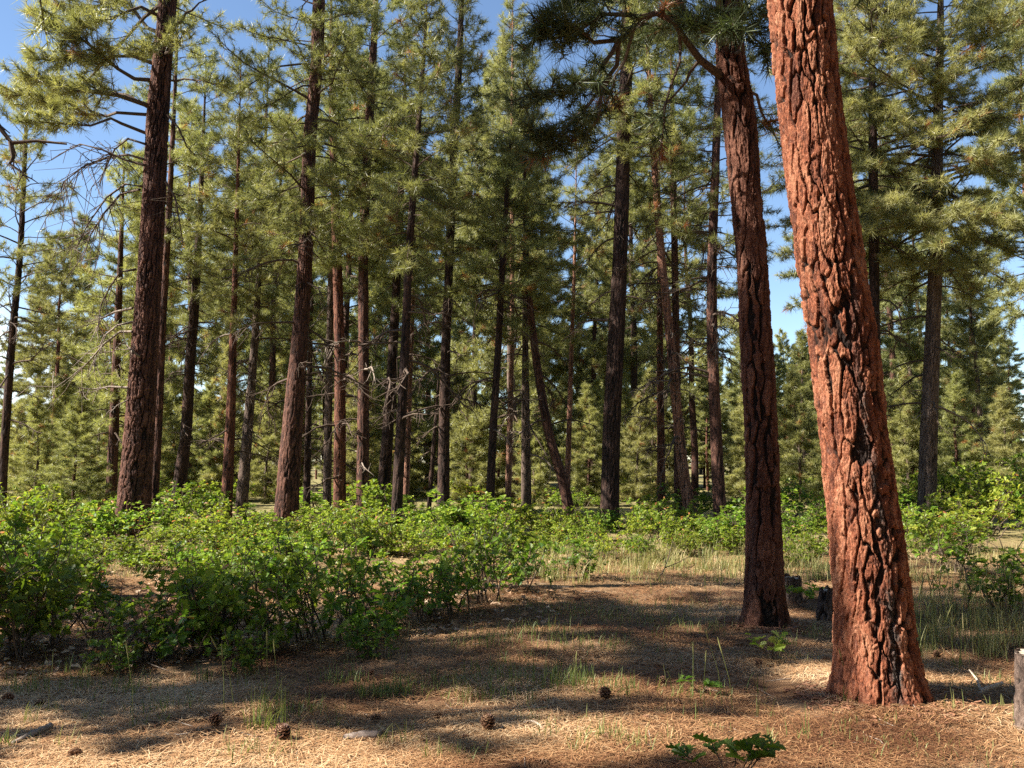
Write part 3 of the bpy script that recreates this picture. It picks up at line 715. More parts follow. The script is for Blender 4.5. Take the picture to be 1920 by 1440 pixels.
class ForestMass:
    """many small light pines joined into one mesh, for the forest that reads as one mass"""
    def __init__(s):
        cr = Crown(900, 1.6); cen = lambda z: np.array([0, 0, z])
        fill_crown(cr, cen, 3.2, 14, 2.7, 50, None, 'mid', dens=4, size=1.7, sub=.6, tone=.5)
        mb = MB(); cr.build(mb, 10, .22, .085)
        zz = np.linspace(-.2, 13.5, 6); tubes(mb, np.stack([zz * 0, zz * 0, zz], -1)[None], (.19 * (1 - np.linspace(0, .95, 6)))[None], 8, mat=2)
        s.src = mb; s.out = MB()
    def plant(s, x, y, h, w):
        sc = np.array([w, w, h / 14.0]); a = RNG.uniform(0, 2 * PI); ca, sa = math.cos(a), math.sin(a)
        V = np.concatenate(s.src.v) * sc; V = np.stack([V[:, 0] * ca - V[:, 1] * sa + x, V[:, 0] * sa + V[:, 1] * ca + y, V[:, 2] + float(gz(x, y))], -1)
        n0 = s.out.n; s.out.v.append(V.astype(np.float32)); s.out.n += len(V)
        s.out.t += [t + n0 for t in s.src.t]; s.out.q += [q + n0 for q in s.src.q]
        s.out.tm += s.src.tm; s.out.qm += s.src.qm; s.out.tt += s.src.tt; s.out.qt += s.src.qt
    def link(s, name):
        o = s.out.obj(name, [M['needle_pale'], M['twig'], M['bark_red']]); o['kind'] = 'stuff'
FM = ForestMass()
for px, Yd, top in FARTHEST:
    p = at(px, YH, Yd); h = max(2, at(px, top, Yd)[2]); FM.plant(p[0], Yd, h, (h / 14) ** .6)
FM.link('distant_forest')
RINGT = []  # unseen ring of pines, added to block low sky fill
for i in range(44):
    a = rad(62) - rad(304) * (i / 43.0)                  # all the way round except the view
    q = 27 + 5 * math.sin(i * 2.7); x, y = 1 + q * math.cos(a), 4 + q * math.sin(a)
    if x < -.62 * y - 3 or y < 1 or x > .62 * y + 3: RINGT.append((x, y, 15 + 1.5 * math.sin(i * 1.7), i % 4, 1.6))
FM.out = MB()
for x, y, h, k, w in RINGT:
    if not (x < 0 and y > 3): FM.plant(x, y, h, w * 1.1)
FM.link('unseen_shade_forest')
# unseen pines
for i, (x, y, h, k, w) in enumerate([(-12.2, 6.25, 15.5, 1, 1.3), (-7.4, 7.5, 20, 1, .62), (-9.5, 4.3, 11.5, 3, .26), (-10.5, 5.2, 11, 3, .4), (-9.9, 2.5, 11.2, 3, .62), (4.5, -4, 15, 0, 1.3), (-.5, -6, 16, 1, 1.3), (9, -1, 15, 2, 1.4), (10.5, 5, 16, 1, 1.4), (14, 9, 16, 0, 1.4), (3, -10, 17, 0, 1.4), (9, -8, 16, 1, 1.4), (16, 1, 16, 3, 1.4), (-5, -10, 16, 2, 1.3), (19, 14, 17, 1, 1.4)]):
    root, H = MIDS[k]
    o = copy_tree(root); s = h / H
    o.location = (x, y, float(gz(x, y)) - .05); o.scale = (s ** .6 * w, s ** .6 * w, s); o.rotation_euler = (0, 0, 1.3 * i)
    o['label'] = 'unseen pine beyond the picture, there to shade the clearing'; o['group'] = 'shading pines beyond the picture edge'

# ------------------------------------------------------------------ oak shrubs
def oak_leaf_template(simple=False):
    if simple:
        o = [(0, 0), (.22, .25), (.16, .42), (.36, .62), (.2, .8), (0, 1)]
    else:
        o = [(.015, 0), (.03, .14), (.19, .22), (.11, .32), (.33, .42), (.35, .48), (.15, .53), (.37, .68), (.36, .75), (.17, .76), (.22, .92), (.10, .97), (0, 1)]
    n = len(o)
    spine = [(0, y) for _, y in o]
    V = []; T = []
    for (x, y) in o: V.append((x, y))
    for (x, y) in spine: V.append((0, y))
    for (x, y) in o: V.append((-x, y))
    for i in range(n - 1):
        for a, b in ((0, n), (n, 2 * n)):
            T += [(a + i, a + i + 1, b + i + 1), (a + i, b + i + 1, b + i)]
    V = np.array([(x, y, .55 * abs(x) - .28 * y * y) for x, y in V])
    return V, np.array(T)
LEAF, LEAFT = oak_leaf_template(); SLEAF, SLEAFT = oak_leaf_template(True)

def add_leaves(mb, pos, dirs, sizes, tones, rng, simple=False, mat=0, flat=.5):
    V0, T0 = (SLEAF, SLEAFT) if simple else (LEAF, LEAFT)
    N = len(pos)
    y = norm(dirs)
    upv = norm(np.array([0, 0, 1.0]) + rng.normal(0, flat, (N, 3)))
    x = norm(np.cross(y, upv)); z = np.cross(x, y)
    s = sizes[:, None, None]
    wv = rng.uniform(.8, 1.15, (N, 1, 1)); cu = rng.uniform(.2, 1.5, (N, 1, 1))
    V = pos[:, None, :] + s * (V0[None, :, 0:1] * wv * x[:, None, :] + V0[None, :, 1:2] * y[:, None, :] + V0[None, :, 2:3] * cu * z[:, None, :])
    T = T0[None] + (np.arange(N) * len(V0))[:, None, None]
    mb.add(V.reshape(-1, 3), tris=T.reshape(-1, 3), mat=mat, tone=np.repeat(tones, len(T0)))

def shrub_proto(seed, H=1.0, W=.55, stems=8, leaf=.10, per=6, simple=False, twigs=7, tone=.45):
    rg = np.random.default_rng(seed)
    cr = Crown(seed); root = empty('oak_shrub', (0, 0, 0))
    st = []; sr = []; tw = []; tr = []; pos = []; dr = []
    for i in range(stems):
        az = rg.uniform(0, 2 * PI); h = H * rg.uniform(.6, 1.05); lean = rg.uniform(.1, .55)
        p0 = np.array([rg.normal(0, W * .22), rg.normal(0, W * .22), -.05])
        end = p0 + np.array([math.cos(az) * W * lean * 1.6, math.sin(az) * W * lean * 1.6, h])
        P = np.array([p0 + (end - p0) * t + rg.normal(0, .025, 3) * (t > 0) for t in np.linspace(0, 1, 6)])
        st.append(P); sr.append(np.linspace(.011, .004, 6))
        for j in range(twigs):
            t = rg.uniform(.22, 1.0); k = min(int(t * 5), 4); p = P[k] + (P[k + 1] - P[k]) * (t * 5 - k)
            a2 = rg.uniform(0, 2 * PI); l = rg.uniform(.10, .30) * (1.2 - .5 * t) * (H + .3)
            d = norm(np.array([math.cos(a2), math.sin(a2), rg.uniform(.1, .9)]))
            e = p + d * l
            if t > .93: e = P[-1]; d = norm(P[-1] - P[-2])
            tw.append([p, (p + e) / 2 + rg.normal(0, .01, 3), e]); tr.append([.005, .004, .003])
            for q in range(per):
                ph = q * 2.4 + rg.normal(0, .3)
                sd = norm(np.cross(d, [.3, .2, 1])); s2 = np.cross(d, sd)
                ld = norm(d * rg.uniform(.15, .8) + (sd * math.cos(ph) + s2 * math.sin(ph)) + np.array([0, 0, .12]))
                pos.append(e - d * rg.uniform(0, .09)); dr.append(ld)
    N = len(pos); pos = np.array(pos); dr = np.array(dr)
    ok = pos[:, 2] > .06
    pos, dr = pos[ok], dr[ok]; N = len(pos)
    mb = MB()
    tn = np.clip(rg.normal(tone, .2, N), 0, .92); tn[rg.random(N) < .012] = 1
    add_leaves(mb, pos, dr, leaf * rg.uniform(.6, 1.2, N), tn, rg, simple)
    mb.obj('foliage', M['oak'], root)
    mb = MB(); tubes(mb, np.array(st), np.array(sr), 5); tubes(mb, np.array(tw), np.array(tr), 3)
    mb.obj('stem', M['oak_stem'], root, smooth=True)
    root['category'] = 'shrub'
    return root

NEARS = [shrub_proto(201, 1.0, .55, 9, .10, 5), shrub_proto(202, 1.0, .62, 9, .105, 5), shrub_proto(203, .95, .45, 6, .095, 6), shrub_proto(204, 1.05, .65, 10, .09, 5), shrub_proto(205, .9, .7, 8, .11, 5)]
MIDSH = [shrub_proto(211, 1.0, .7, 12, .085, 6, True, 10, .6), shrub_proto(212, 1.0, .8, 12, .085, 6, True, 10, .65), shrub_proto(213, 1.0, .6, 10, .085, 6, True, 10, .5)]
USEDS = set()
def put_shrub(proto, x, y, h, label, group=None, w=1.0):
    o = proto if proto.name not in USEDS else copy_tree(proto)
    USEDS.add(proto.name)
    o.location = (x, y, float(gz(x, y)) - .01); o.scale = (h ** .8 * w, h ** .8 * w, h * RNG.uniform(.65, 1.15)); o.rotation_euler = (0, 0, RNG.uniform(0, 2 * PI))
    o['label'] = label; o['category'] = 'shrub'
    if group: o['group'] = group
    elif 'group' in o: del o['group']
    return o
front = [(25, 1235, 1.05), (105, 1215, 1.0), (190, 1190, .8), (250, 1245, .72), (320, 1240, .78), (390, 1220, .85), (455, 1210, .9), (525, 1225, .75), (590, 1200, .88), (655, 1205, .8), (715, 1190, .8), (785, 1172, .8), (850, 1155, .82), (910, 1130, .82), (960, 1112, .8),
         (700, 1235, .4), (455, 1262, .42), (215, 1265, .4), (-40, 1225, 1.1),
         (15, 1150, 1.15), (85, 1130, 1.0), (355, 1160, .8), (440, 1140, .85), (515, 1125, .9), (600, 1130, .85), (690, 1120, .8), (770, 1112, .8), (845, 1095, .8), (905, 1082, .75), (975, 1068, .65), (-30, 1110, 1.2)]
GFt = 'oak shrubs along the shaded front edge of the brush'; 
for i, (px, py, h) in enumerate(front):
    p = ground_at(px, py)
    put_shrub(NEARS[i % 5], p[0], p[1], h, 'knee-high oak shrub with lobed leaves in the dense brush along the clearing edge', GFt)
GB = 'sunlit oak shrubs between the front brush and the pines'
for i, (px, py, h) in enumerate([(95, 1068, .9), (165, 1050, .6), (385, 1062, .55), (455, 1052, .7), (525, 1048, .55), (600, 1052, .7), (690, 1042, .75), (775, 1045, .75), (850, 1052, .8), (925, 1036, .75), (1010, 1032, .6), (1180, 1036, .45), (1260, 1040, .4),
                                 (40, 1040, 1.1), (110, 1028, .85), (370, 1022, .85), (430, 1014, 1.0), (478, 1016, .6), (650, 1014, .9), (790, 1012, .8), (880, 1010, .8), (970, 1005, .8), (1060, 1010, .7), (1120, 1015, .6), (1220, 1012, .7), (595, 1012, .8), (310, 1004, .6), (20, 1015, 1.2), (170, 1004, .7),
                                 (1030, 1048, .5), (1090, 1042, .45), (1140, 1050, .5), (1200, 1046, .5), (1260, 1022, .6), (1300, 1042, .45), (1340, 1010, .7), (1210, 1000, .8), (1280, 998, .8), (1150, 998, .8), (1040, 1000, .8), (1100, 1022, .6), (1370, 1038, .5), (1490, 1028, .6), (1520, 1040, .5), (1700, 1050, .6), (1750, 1040, .7), (1800, 1030, .8), (1330, 1030, .5), (1390, 1015, .7), (1500, 1015, .7), (1530, 1000, .8)]):
    p = ground_at(px, py)
    put_shrub(NEARS[(i * 3 + 1) % 5] if p[1] < 15 else MIDSH[i % 3], p[0], p[1], h, 'bright sunlit oak shrub in the brush before the pine trunks', GB, 1.1)
for px, py, h, lab in [(1092, 1085, .62, 'isolated small oak shrub on the dry grass at the far end of the clearing'), (345, 985, 1.35, 'taller oak shoot sticking up above the sunlit brush beside the rough-barked pine'),
                       (1860, 1140, .85, 'dark shaded oak shrub behind the tall grass past the orange trunk'), (1925, 1130, .95, 'shaded oak shrub at the very picture edge above the stump'), (1790, 1075, .85, 'bright oak shrub just past the orange trunk, before the grey pine'),
                       (1725, 1030, .75, 'low oak shrub at the foot of the grey pine'), (1495, 1062, .5, 'small oak shrub in pale grass between the two large red trunks')]:
    p = ground_at(px, py); put_shrub(NEARS[2] if p[1] < 14 else MIDSH[1], p[0], p[1], h, lab, None, 1.25)
GL = 'ankle-high oak sprouts filling the gaps in the sunlit brush'
for i in range(100):
    px, py = (RNG.uniform(-20, 560), RNG.uniform(1008, 1110)) if i < 56 else ((RNG.uniform(480, 1000), RNG.uniform(1000, 1050)) if i < 76 else (RNG.uniform(980, 1560), RNG.uniform(985, 1035)))
    p = ground_at(px, py)
    put_shrub(NEARS[i % 5] if p[1] < 13 else MIDSH[i % 3], p[0], p[1], RNG.uniform(.32, .62), 'ankle-high oak sprout in the sunlit brush', GL, 1.25)
GU = 'green undergrowth shrubs among the pine trunks'
for i in range(125):
    Yd = 17 + 26 * RNG.random() ** 1.2; px = RNG.uniform(-60, 1980)
    p = at(px, YH, Yd); h = (.4 + .85 * RNG.random() ** 1.7) * (1.2 if px > 1600 else 1)
    put_shrub(MIDSH[i % 3], p[0], Yd, h, 'green undergrowth shrub among the pine trunks', GU, 1.5)
for i, (px, Yd, h) in enumerate([(1850, 22, 1.25), (1920, 22, 1.45), (1800, 26, 1.5), (1880, 27, 1.75), (1950, 28, 1.9), (1830, 31, 1.9), (1770, 30, 1.4), (1720, 32, 1.3), (1690, 28, 1.2), (1900, 34, 2.2), (1860, 38, 2.4), (1790, 37, 2.0), (1740, 40, 1.8), (1930, 40, 2.6)]):
    p = at(px, YH, Yd); put_shrub(MIDSH[(i + 1) % 3], p[0], Yd, h, 'man-high light green shrub in the thicket beyond the grey pine', 'tall thicket shrubs beyond the grey pine', 1.1)

def seedling(px, py, h, n, label, seed, leaf=.09, tone=.5, spread=.16, Yo=None):
    p = ground_at(px, py) if Yo is None else np.array([at(px, 1000, Yo)[0], Yo, float(gz(at(px, 1000, Yo)[0], Yo))])
    rg = np.random.default_rng(seed); root = empty('oak_seedling', p)
    st = []; sr = []; pos = []; dr = []
    for i in range(n):
        az = i * 2.4 + rg.normal(0, .4); e = np.array([math.cos(az) * spread * rg.uniform(.4, 1.2), math.sin(az) * spread * rg.uniform(.4, 1.2), h * rg.uniform(.55, 1)])
        P = np.array([[0, 0, -.02], e * .35 + [0, 0, .02], e * .7 + [0, 0, .015], e]); st.append(P); sr.append([.005, .004, .003, .002])
        d = norm(P[-1] - P[-2])
        for q in range(7):
            t = rg.uniform(.45, 1); b = P[1] + (P[3] - P[1]) * t
            ph = q * 2.4; ld = norm(d * .5 + np.array([math.cos(ph), math.sin(ph), .25]))
            pos.append(b); dr.append(ld)
    mb = MB(); add_leaves(mb, np.array(pos), np.array(dr), leaf * rg.uniform(.6, 1.15, len(pos)), np.clip(rg.normal(tone, .12, len(pos)), 0, .95), rg, flat=.35)
    mb.obj('foliage', M['oak'], root)
    mb = MB(); tubes(mb, np.array(st), np.array(sr), 5); mb.obj('stem', M['oak_stem'], root, smooth=True)
    tag(root, label, 'seedling')
seedling(1445, 1242, .22, 5, 'sunlit light green oak seedling in the open before the shaded red pine', 301, .085, .85)
seedling(1502, 1142, .26, 6, 'oak seedling sprouting before the broken stump between the two large trunks', 302, .10, .6, .2)
seedling(1315, 1305, .12, 3, 'faint shaded oak seedling on the needle floor in the middle of the clearing', 303, .07, .05, .12)  # leaf tone kept dark: its shade is put into the colour
seedling(1365, 0, .33, 6, 'dark shaded oak seedling with broad lobed leaves cut off by the picture bottom', 304, .105, .05, .19, Yo=4.55)  # low leaf tone stands in for the shade lying on it

# ------------------------------------------------------------------ stumps
def stump(px, py, w, hpx, label, seed, mat, jag=.0, lean=0, name='tree_stump'):
    b = ground_at(px, py); Y = b[1]; rr = w / 2 / F * Y; h = hpx / F * Y
    root = empty(name, b)
    C = np.array([[0, 0, -.1], [0, 0, 0], [lean * h * .5, 0, h * .5], [lean * h, 0, h]]); R = np.array([rr * 1.15, rr * 1.1, rr * 1.0, rr * .96])
    me, (zs, cx, cy, r_) = trunk_mesh('trunk', C, R, M[mat], 72, .02, .09, .3, .022, seed, cap=False, jag=jag)
    link('bark', me, root)
    mb = MB(); n = 48; th = np.arange(n) / n * 2 * PI
    zc = h - .012 - (jag * .6)
    rings = [np.stack([lean * h + np.cos(th) * rr * k, np.sin(th) * rr * k, zc + .012 * (noise3(np.stack([np.cos(th) * k * 4, np.sin(th) * k * 4, th * 0 + seed], -1)) - .5)], -1) for k in (.97, .7, .4, .12)]
    V = np.concatenate(rings + [np.array([[lean * h, 0, zc]])]); ix = np.arange(n)
    q = np.concatenate([np.stack([ix + a * n, np.roll(ix, -1) + a * n, np.roll(ix, -1) + (a + 1) * n, ix + (a + 1) * n], -1) for a in range(3)])
    mb.add(V, quads=q, tris=np.stack([ix + 3 * n, np.roll(ix, -1) + 3 * n, np.full(n, 4 * n)], -1))
    mb.obj('cut_face', M['cut'], root)
    tag(root, label, 'stump')
M['cut'] = wood_mat('weathered_cut_wood', (.20, .15, .11), (.44, .37, .30), 14)
stump(1983, 1372, 132, 140, 'weathered grey tree stump cut off by the picture edge in the sunny corner', 401, 'bark_grey')
stump(1484, 1128, 36, 50, 'small dark stump standing behind the shaded red pine', 402, 'bark_grey', .05)
stump(1551, 1166, 40, 66, 'broken grey stump half hidden by the large orange trunk', 403, 'bark_grey', .06, .12)

# ------------------------------------------------------------------ cones, sticks
def cone_proto():
    mb = MB(); rg = np.random.default_rng(5); n = 62
    for i in range(n):
        t = (i + .5) / n; ph = i * 2.39996
        z = .080 * t; rb = .018 * math.sin(PI * min(1, t * .9 + .08)) ** .7; ln = .036 * math.sin(PI * min(.97, t * .82 + .16)) ** .8 + .004
        el = -.25 + 1.25 * t + rg.normal(0, .08)
        o = np.array([math.cos(ph), math.sin(ph), 0]); tg = np.array([-math.sin(ph), math.cos(ph), 0]); u = np.array([0, 0, 1.0])
        d = o * math.cos(el) + u * math.sin(el); nn_ = np.cross(tg, d)
        b = o * rb * .4 + u * z; w = .010 * (.5 + .5 * math.sin(PI * t)) + .002
        V = np.array([b - tg * w * .35, b + tg * w * .35, b + d * ln * .7 + tg * w, b + d * ln * .7 - tg * w, b + d * ln + tg * w * .4, b + d * ln - tg * w * .4])
        V2 = V - nn_ * .0045; V2[:2] = V[:2] - nn_ * .002
        A = np.concatenate([V, V2])
        mb.add(A, quads=[[0, 1, 2, 3], [3, 2, 4, 5], [7, 6, 9, 8], [8, 9, 11, 10], [5, 4, 10, 11], [1, 7, 8, 2], [0, 3, 9, 6], [2, 8, 10, 4], [3, 5, 11, 9]], tone=np.clip([.35, .8, .3, .4, 1.0, .4, .4, .8, .8] + rg.normal(0, .08, 9), 0, 1))
    tubes(mb, np.array([[[0, 0, 0], [0, 0, .05], [0, 0, .078]]]), np.array([[.013, .015, .003]]), 8, tone=.1)
    return mb.mesh('pine_cone', M['cone'])
CM = cone_proto()
cones = [(530, 1392, 1.25, 'large pale open pine cone beside a grass tuft at the bottom of the clearing'), (714, 1352, .9, 'brown pine cone lying just above the charred wood chunk'), (816, 1351, .75, 'small brown pine cone alone on the needles above and beside the open pair'),
         (915, 1372, 1.15, 'big open pale pine cone next to the bleached twig'), (866, 1390, .8, 'small tawny pine cone beside the big open one by the bleached twig'), (1041, 1363, .75, 'reddish pine cone at the thick end of the bleached twig'),
         (1130, 1316, 1.2, 'wide reddish pine cone lying on its side in the middle of the clearing'), (1208, 1354, .75, 'dim pine cone in the half shade between grass stalks'), (1132, 1392, .75, 'dark pine cone beside a low grass tuft near the bottom'),
         (1420, 1252, .85, 'reddish pine cone at the foot of the sunlit oak seedling'), (1545, 1242, .85, 'reddish pine cone in the sun close to the large orange trunk'), (865, 1240, .85, 'red-brown pine cone in the shade at the end of the oak brush'),
         (691, 1273, .75, 'grey pine cone on the needles before the shaded brush'), (22, 1318, 1.0, 'dark pine cone in the shade near the picture edge and grass'), (84, 1323, 1.1, 'dark pine cone in the shade above the weathered stick'),
         (410, 1367, 1.1, 'dark pine cone half buried in shaded needles'), (136, 1428, 1.1, 'brown pine cone under the weathered stick at the bottom of the picture'), (1012, 1437, .8, 'pine cone cut by the picture bottom below the bleached twig'),
         (1424, 1412, .9, 'red pine cone beside the dark broad-leaved oak seedling'), (1858, 1232, .8, 'pine cone among the tall grass past the orange trunk'), (1230, 1256, .85, 'dark shaded pine cone before the faint seedling'), (1240, 1288, .8, 'black looking pine cone in deep shade beside tall seed stalks'),
         (1325, 1302, .9, 'dark pine cone under the faint shaded seedling'), (1265, 1322, .75, 'small dark pine cone in shade between the seed stalks'), (1760, 1236, .8, 'reddish pine cone at the base of the orange trunk on its grassy side'), (1080, 1126, .8, 'small red pine cone far out in the clearing before the isolated shrub')]
for i, (px, py, s, lab) in enumerate(cones):
    p = ground_at(px, py)
    o = link('pine_cone', CM); o.location = (p[0], p[1], p[2] + .028 * s); o.scale = (s * .86, s * .86, s * RNG.uniform(.62, .95))
    o.rotation_euler = (RNG.uniform(1.1, 1.9) if i % 3 else RNG.uniform(.2, .7), RNG.uniform(-.3, .3), RNG.uniform(0, 6.28)); tag(o, lab, 'pine cone')
    if i % 3: o.location.z -= .012 * s
def stick(name, pts, radii, mat, label, cat, lift=.012, sides=8, fork=None, seed=0):
    rg = np.random.default_rng(seed)
    P = []
    for (px, py, up) in pts:
        p = ground_at(px, py); p[2] += lift + up; P.append(p)
    P = np.array(P); o0 = P[0].copy()
    n = 14; s = np.linspace(0, 1, n); k = np.linspace(0, 1, len(P))
    Q = np.stack([np.interp(s, k, P[:, i]) for i in range(3)], -1) + rg.normal(0, .002, (n, 3)); R = np.interp(s, k, radii) * rg.uniform(.88, 1.12, n)
    mb = MB(); tubes(mb, Q[None], R[None], sides)
    for e, rr_ in ((0, R[0]), (n - 1, R[-1])):
        v = Q[e] + (Q[e] - Q[1 if e == 0 else n - 2]) * .2
        ring = np.arange(sides) + e * sides
        mb.add([v], None); c = mb.n - 1
        mb.t.append(np.stack([ring, np.roll(ring, -1), np.full(sides, c)], -1)); mb.tm.append(np.zeros(sides)); mb.tt.append(np.full(sides, .5, np.float32))
    if fork:
        Pf = np.array([ground_at(a, b) + [0, 0, lift + u] for a, b, u in fork]); tubes(mb, Pf[None], np.linspace(radii[0] * .7, radii[0] * .3, len(Pf))[None], sides)
    o = mb.obj(name, M[mat], smooth=True, origin=o0); o.location = o0
    tag(o, label, cat)
    return o
M['bark_flake'] = wood_mat('loose_bark_flake', (.10, .042, .025), (.34, .17, .10), 60)
M['greywood'] = wood_mat('weathered_grey_wood', (.15, .115, .09), (.36, .29, .24), 25)
M['palewood'] = wood_mat('bleached_pale_wood', (.30, .225, .17), (.52, .42, .33), 25)
def chunk():
    m, nt = new_mat('charred_end_wood'); N = NT(nt); co = N.coord('Object'); sp = N.n('ShaderNodeSeparateXYZ'); N.l(co, sp.inputs[0])
    n1 = N.noise(N.mapped(co, (.3, 1, 1)), 60, 5, .7)
    col = N.ramp(n1, [(.35, (.14, .10, .08)), (.65, (.36, .29, .25))])
    k = N.math('ADD', N.math('MULTIPLY', sp.outputs[0], 5), N.math('MULTIPLY', n1, .5))
    col = N.mix(N.ramp(k, [(1.15, (0, 0, 0)), (1.0, (1, 1, 1))]), col, col)
    col = N.mix(N.ramp(N.math('SUBTRACT', k, .55), [(.62, (0, 0, 0)), (.72, (1, 1, 1))]), col, (.03, .025, .022))
    N.out(N.principled(col, .9, .1, N.bump(n1, .7, .006))); return m
M['chunk'] = chunk()
stick('wood_chunk', [(644, 1392, .012), (665, 1390, .014), (690, 1388, .014), (722, 1386, .012)], [.016, .028, .03, .02], 'chunk', 'grey weathered wood chunk with a charred black end on the sunny needles', 'wood', .012, 9, seed=1)
stick('fallen_stick', [(22, 1402, 0), (50, 1390, .01), (95, 1374, .03)], [.016, .022, .016], 'greywood', 'pale weathered broken stick in the shaded corner of the clearing', 'stick', .014, 7, seed=2)
stick('fallen_twig', [(955, 1372, .0), (975, 1366, .012), (992, 1360, .02), (1008, 1364, .015), (1020, 1370, .005)], [.003, .005, .007, .008, .006], 'palewood', 'thin bleached forked twig among the pine cones at the bottom', 'twig', .008, 6, [(975, 1366, .012), (965, 1362, .02), (950, 1362, .02)], seed=3)
stick('fallen_branch', [(1838, 1302, .0), (1850, 1298, .01), (1880, 1290, .02)], [.016, .018, .012], 'palewood', 'short pale forked branch lying in the sun beside the cut stump', 'branch', .014, 7, [(1840, 1300, .0), (1832, 1285, .03), (1818, 1272, .05)], seed=4)
stick('fallen_branch', [(1232, 1092, .02), (1245, 1085, .10), (1255, 1070, .22), (1262, 1055, .34)], [.01, .009, .007, .004], 'dead_dark', 'dark dead branch sticking up out of the grass at the far end of the clearing', 'branch', .01, 6, [(1248, 1082, .12), (1275, 1075, .16), (1295, 1068, .2)], seed=5)
stick('fallen_branch', [(1030, 1090, .03), (1050, 1086, .02), (1085, 1090, .04), (1135, 1086, .02)], [.012, .011, .009, .005], 'dead_dark', 'dark fallen branch lying at the foot of the isolated small oak shrub', 'branch', .01, 6, [(1050, 1086, .02), (1040, 1076, .10), (1036, 1068, .14)], seed=6)
stick('fallen_stick', [(1120, 1120, 0), (1140, 1130, .01), (1148, 1142, .0)], [.007, .007, .005], 'dead_dark', 'short dark stick on the needles in mid clearing', 'stick', .008, 6, seed=7)
stick('fallen_stick', [(1245, 1222, 0), (1270, 1218, .005), (1310, 1216, 0)], [.006, .007, .004], 'palewood', 'pale flat stick on the needles before the shaded red pine', 'stick', .006, 6, seed=8)
stick('fallen_twig', [(672, 1335, 0), (685, 1345, .01), (705, 1346, .0)], [.003, .004, .003], 'palewood', 'thin pale curved twig touching a brown cone above the charred chunk', 'twig', .006, 6, seed=9)

# ------------------------------------------------------------------ needle litter, dry leaves, grass
def litter(n, seed):
    rg = np.random.default_rng(seed)
    y = 3.7 * (16 / 3.7) ** (rg.random(n) ** 1.15); x = rg.uniform(-.62, .62, n) * y
    keep = (noise3(np.stack([x * 1.6, y * 1.6, x * 0], -1)) + .35 * rg.random(n)) > .42
    x, y = x[keep], y[keep]; n = len(x)
    L = rg.uniform(.07, .17, n); az = rg.uniform(0, 2 * PI, n); cv = rg.normal(0, .28, n); tilt = rg.normal(0, .13, n)
    w = .0011 + .00018 * y
    z = gz(x, y) + rg.uniform(.004, .028, n)
    P = []
    for t in (-.5, 0, .5):
        a = az + cv * t
        px = x + np.cos(a) * L * t; py = y + np.sin(a) * L * t; pz = z + np.sin(tilt) * L * t + .006 * (1 - 4 * t * t)
        P.append((np.stack([px, py, pz], -1), np.stack([-np.sin(a), np.cos(a), np.zeros(n)], -1) * (w * (.6 if t else 1))[:, None]))
    V = np.stack([P[0][0] - P[0][1], P[0][0] + P[0][1], P[1][0] - P[1][1], P[1][0] + P[1][1], P[2][0] - P[2][1], P[2][0] + P[2][1]], 1).reshape(-1, 3)
    o = (np.arange(n) * 6)[:, None]
    q = np.concatenate([o + np.array([0, 1, 3, 2]), o + np.array([2, 3, 5, 4])])
    c = noise3(np.stack([x * .9, y * .9, x * 0 + 4], -1))
    tn = np.clip(-.12 + c * 1.05 + rg.normal(0, .2, n), 0, 1)
    mb = MB(); mb.add(V, quads=q, tone=np.concatenate([tn, tn]))
    o = mb.obj('pine_needle_litter', M['litter']); o['kind'] = 'stuff'
litter(230000, 7)

def leaf_litter(n, seed):
    rg = np.random.default_rng(seed)
    px = rg.uniform(0, 1050, n * 2); py = rg.uniform(1020, 1290, n * 2)
    ok = (py < 1290 - px * .12); px, py = px[ok][:n], py[ok][:n]
    P = np.array([ground_at(a, b) for a, b in zip(px, py)]); P[:, 2] += rg.uniform(.004, .03, len(P))
    a = rg.uniform(0, 2 * PI, len(P)); d = np.stack([np.cos(a), np.sin(a), rg.normal(0, .2, len(P))], -1)
    mb = MB(); add_leaves(mb, P, d, rg.uniform(.05, .10, len(P)), rg.random(len(P)), rg, True, flat=.35)
    o = mb.obj('dry_leaves', M['dryleaf']); o['kind'] = 'stuff'
leaf_litter(3600, 8)

def debris(name, n, seed, mat, L0, L1, wmul, box=None, around=None):
    rg = np.random.default_rng(seed)
    if around is None:
        y = 3.8 * (13 / 3.8) ** rg.random(n); x = rg.uniform(-.6, .6, n) * y
    else:
        k = rg.integers(0, len(around), n); c = np.array(around)[k]; a = rg.uniform(0, 2 * PI, n); q = c[:, 2] * (1 + .9 * rg.random(n) ** 1.6)
        x = c[:, 0] + np.cos(a) * q; y = c[:, 1] + np.sin(a) * q
    L = rg.uniform(L0, L1, n); az = rg.uniform(0, 2 * PI, n); d = np.stack([np.cos(az), np.sin(az), rg.normal(0, .12, n)], -1) * L[:, None]
    p = np.stack([x, y, gz(x, y) + .012], -1)
    P = np.stack([p, p + d * .5 + rg.normal(0, .1, (n, 3)) * L[:, None] * [1, 1, .2], p + d], 1)
    mb = MB(); R = (L * wmul)[:, None] * np.array([[.7, 1, .5]]) * rg.uniform(.6, 1.3, (n, 1)); tubes(mb, P, R, 4, tone=.5)
    o = mb.obj(name, mat); o['kind'] = 'stuff'
debris('twig_litter', 900, 61, M['dead'], .05, .22, .018)
hb = TREES['hero'].location; sb = TREES['second'].location
debris('bark_flakes', 1500, 62, M['bark_flake'], .02, .065, .15, around=[(hb.x, hb.y, .30), (hb.x, hb.y, .33), (sb.x, sb.y, .24)])

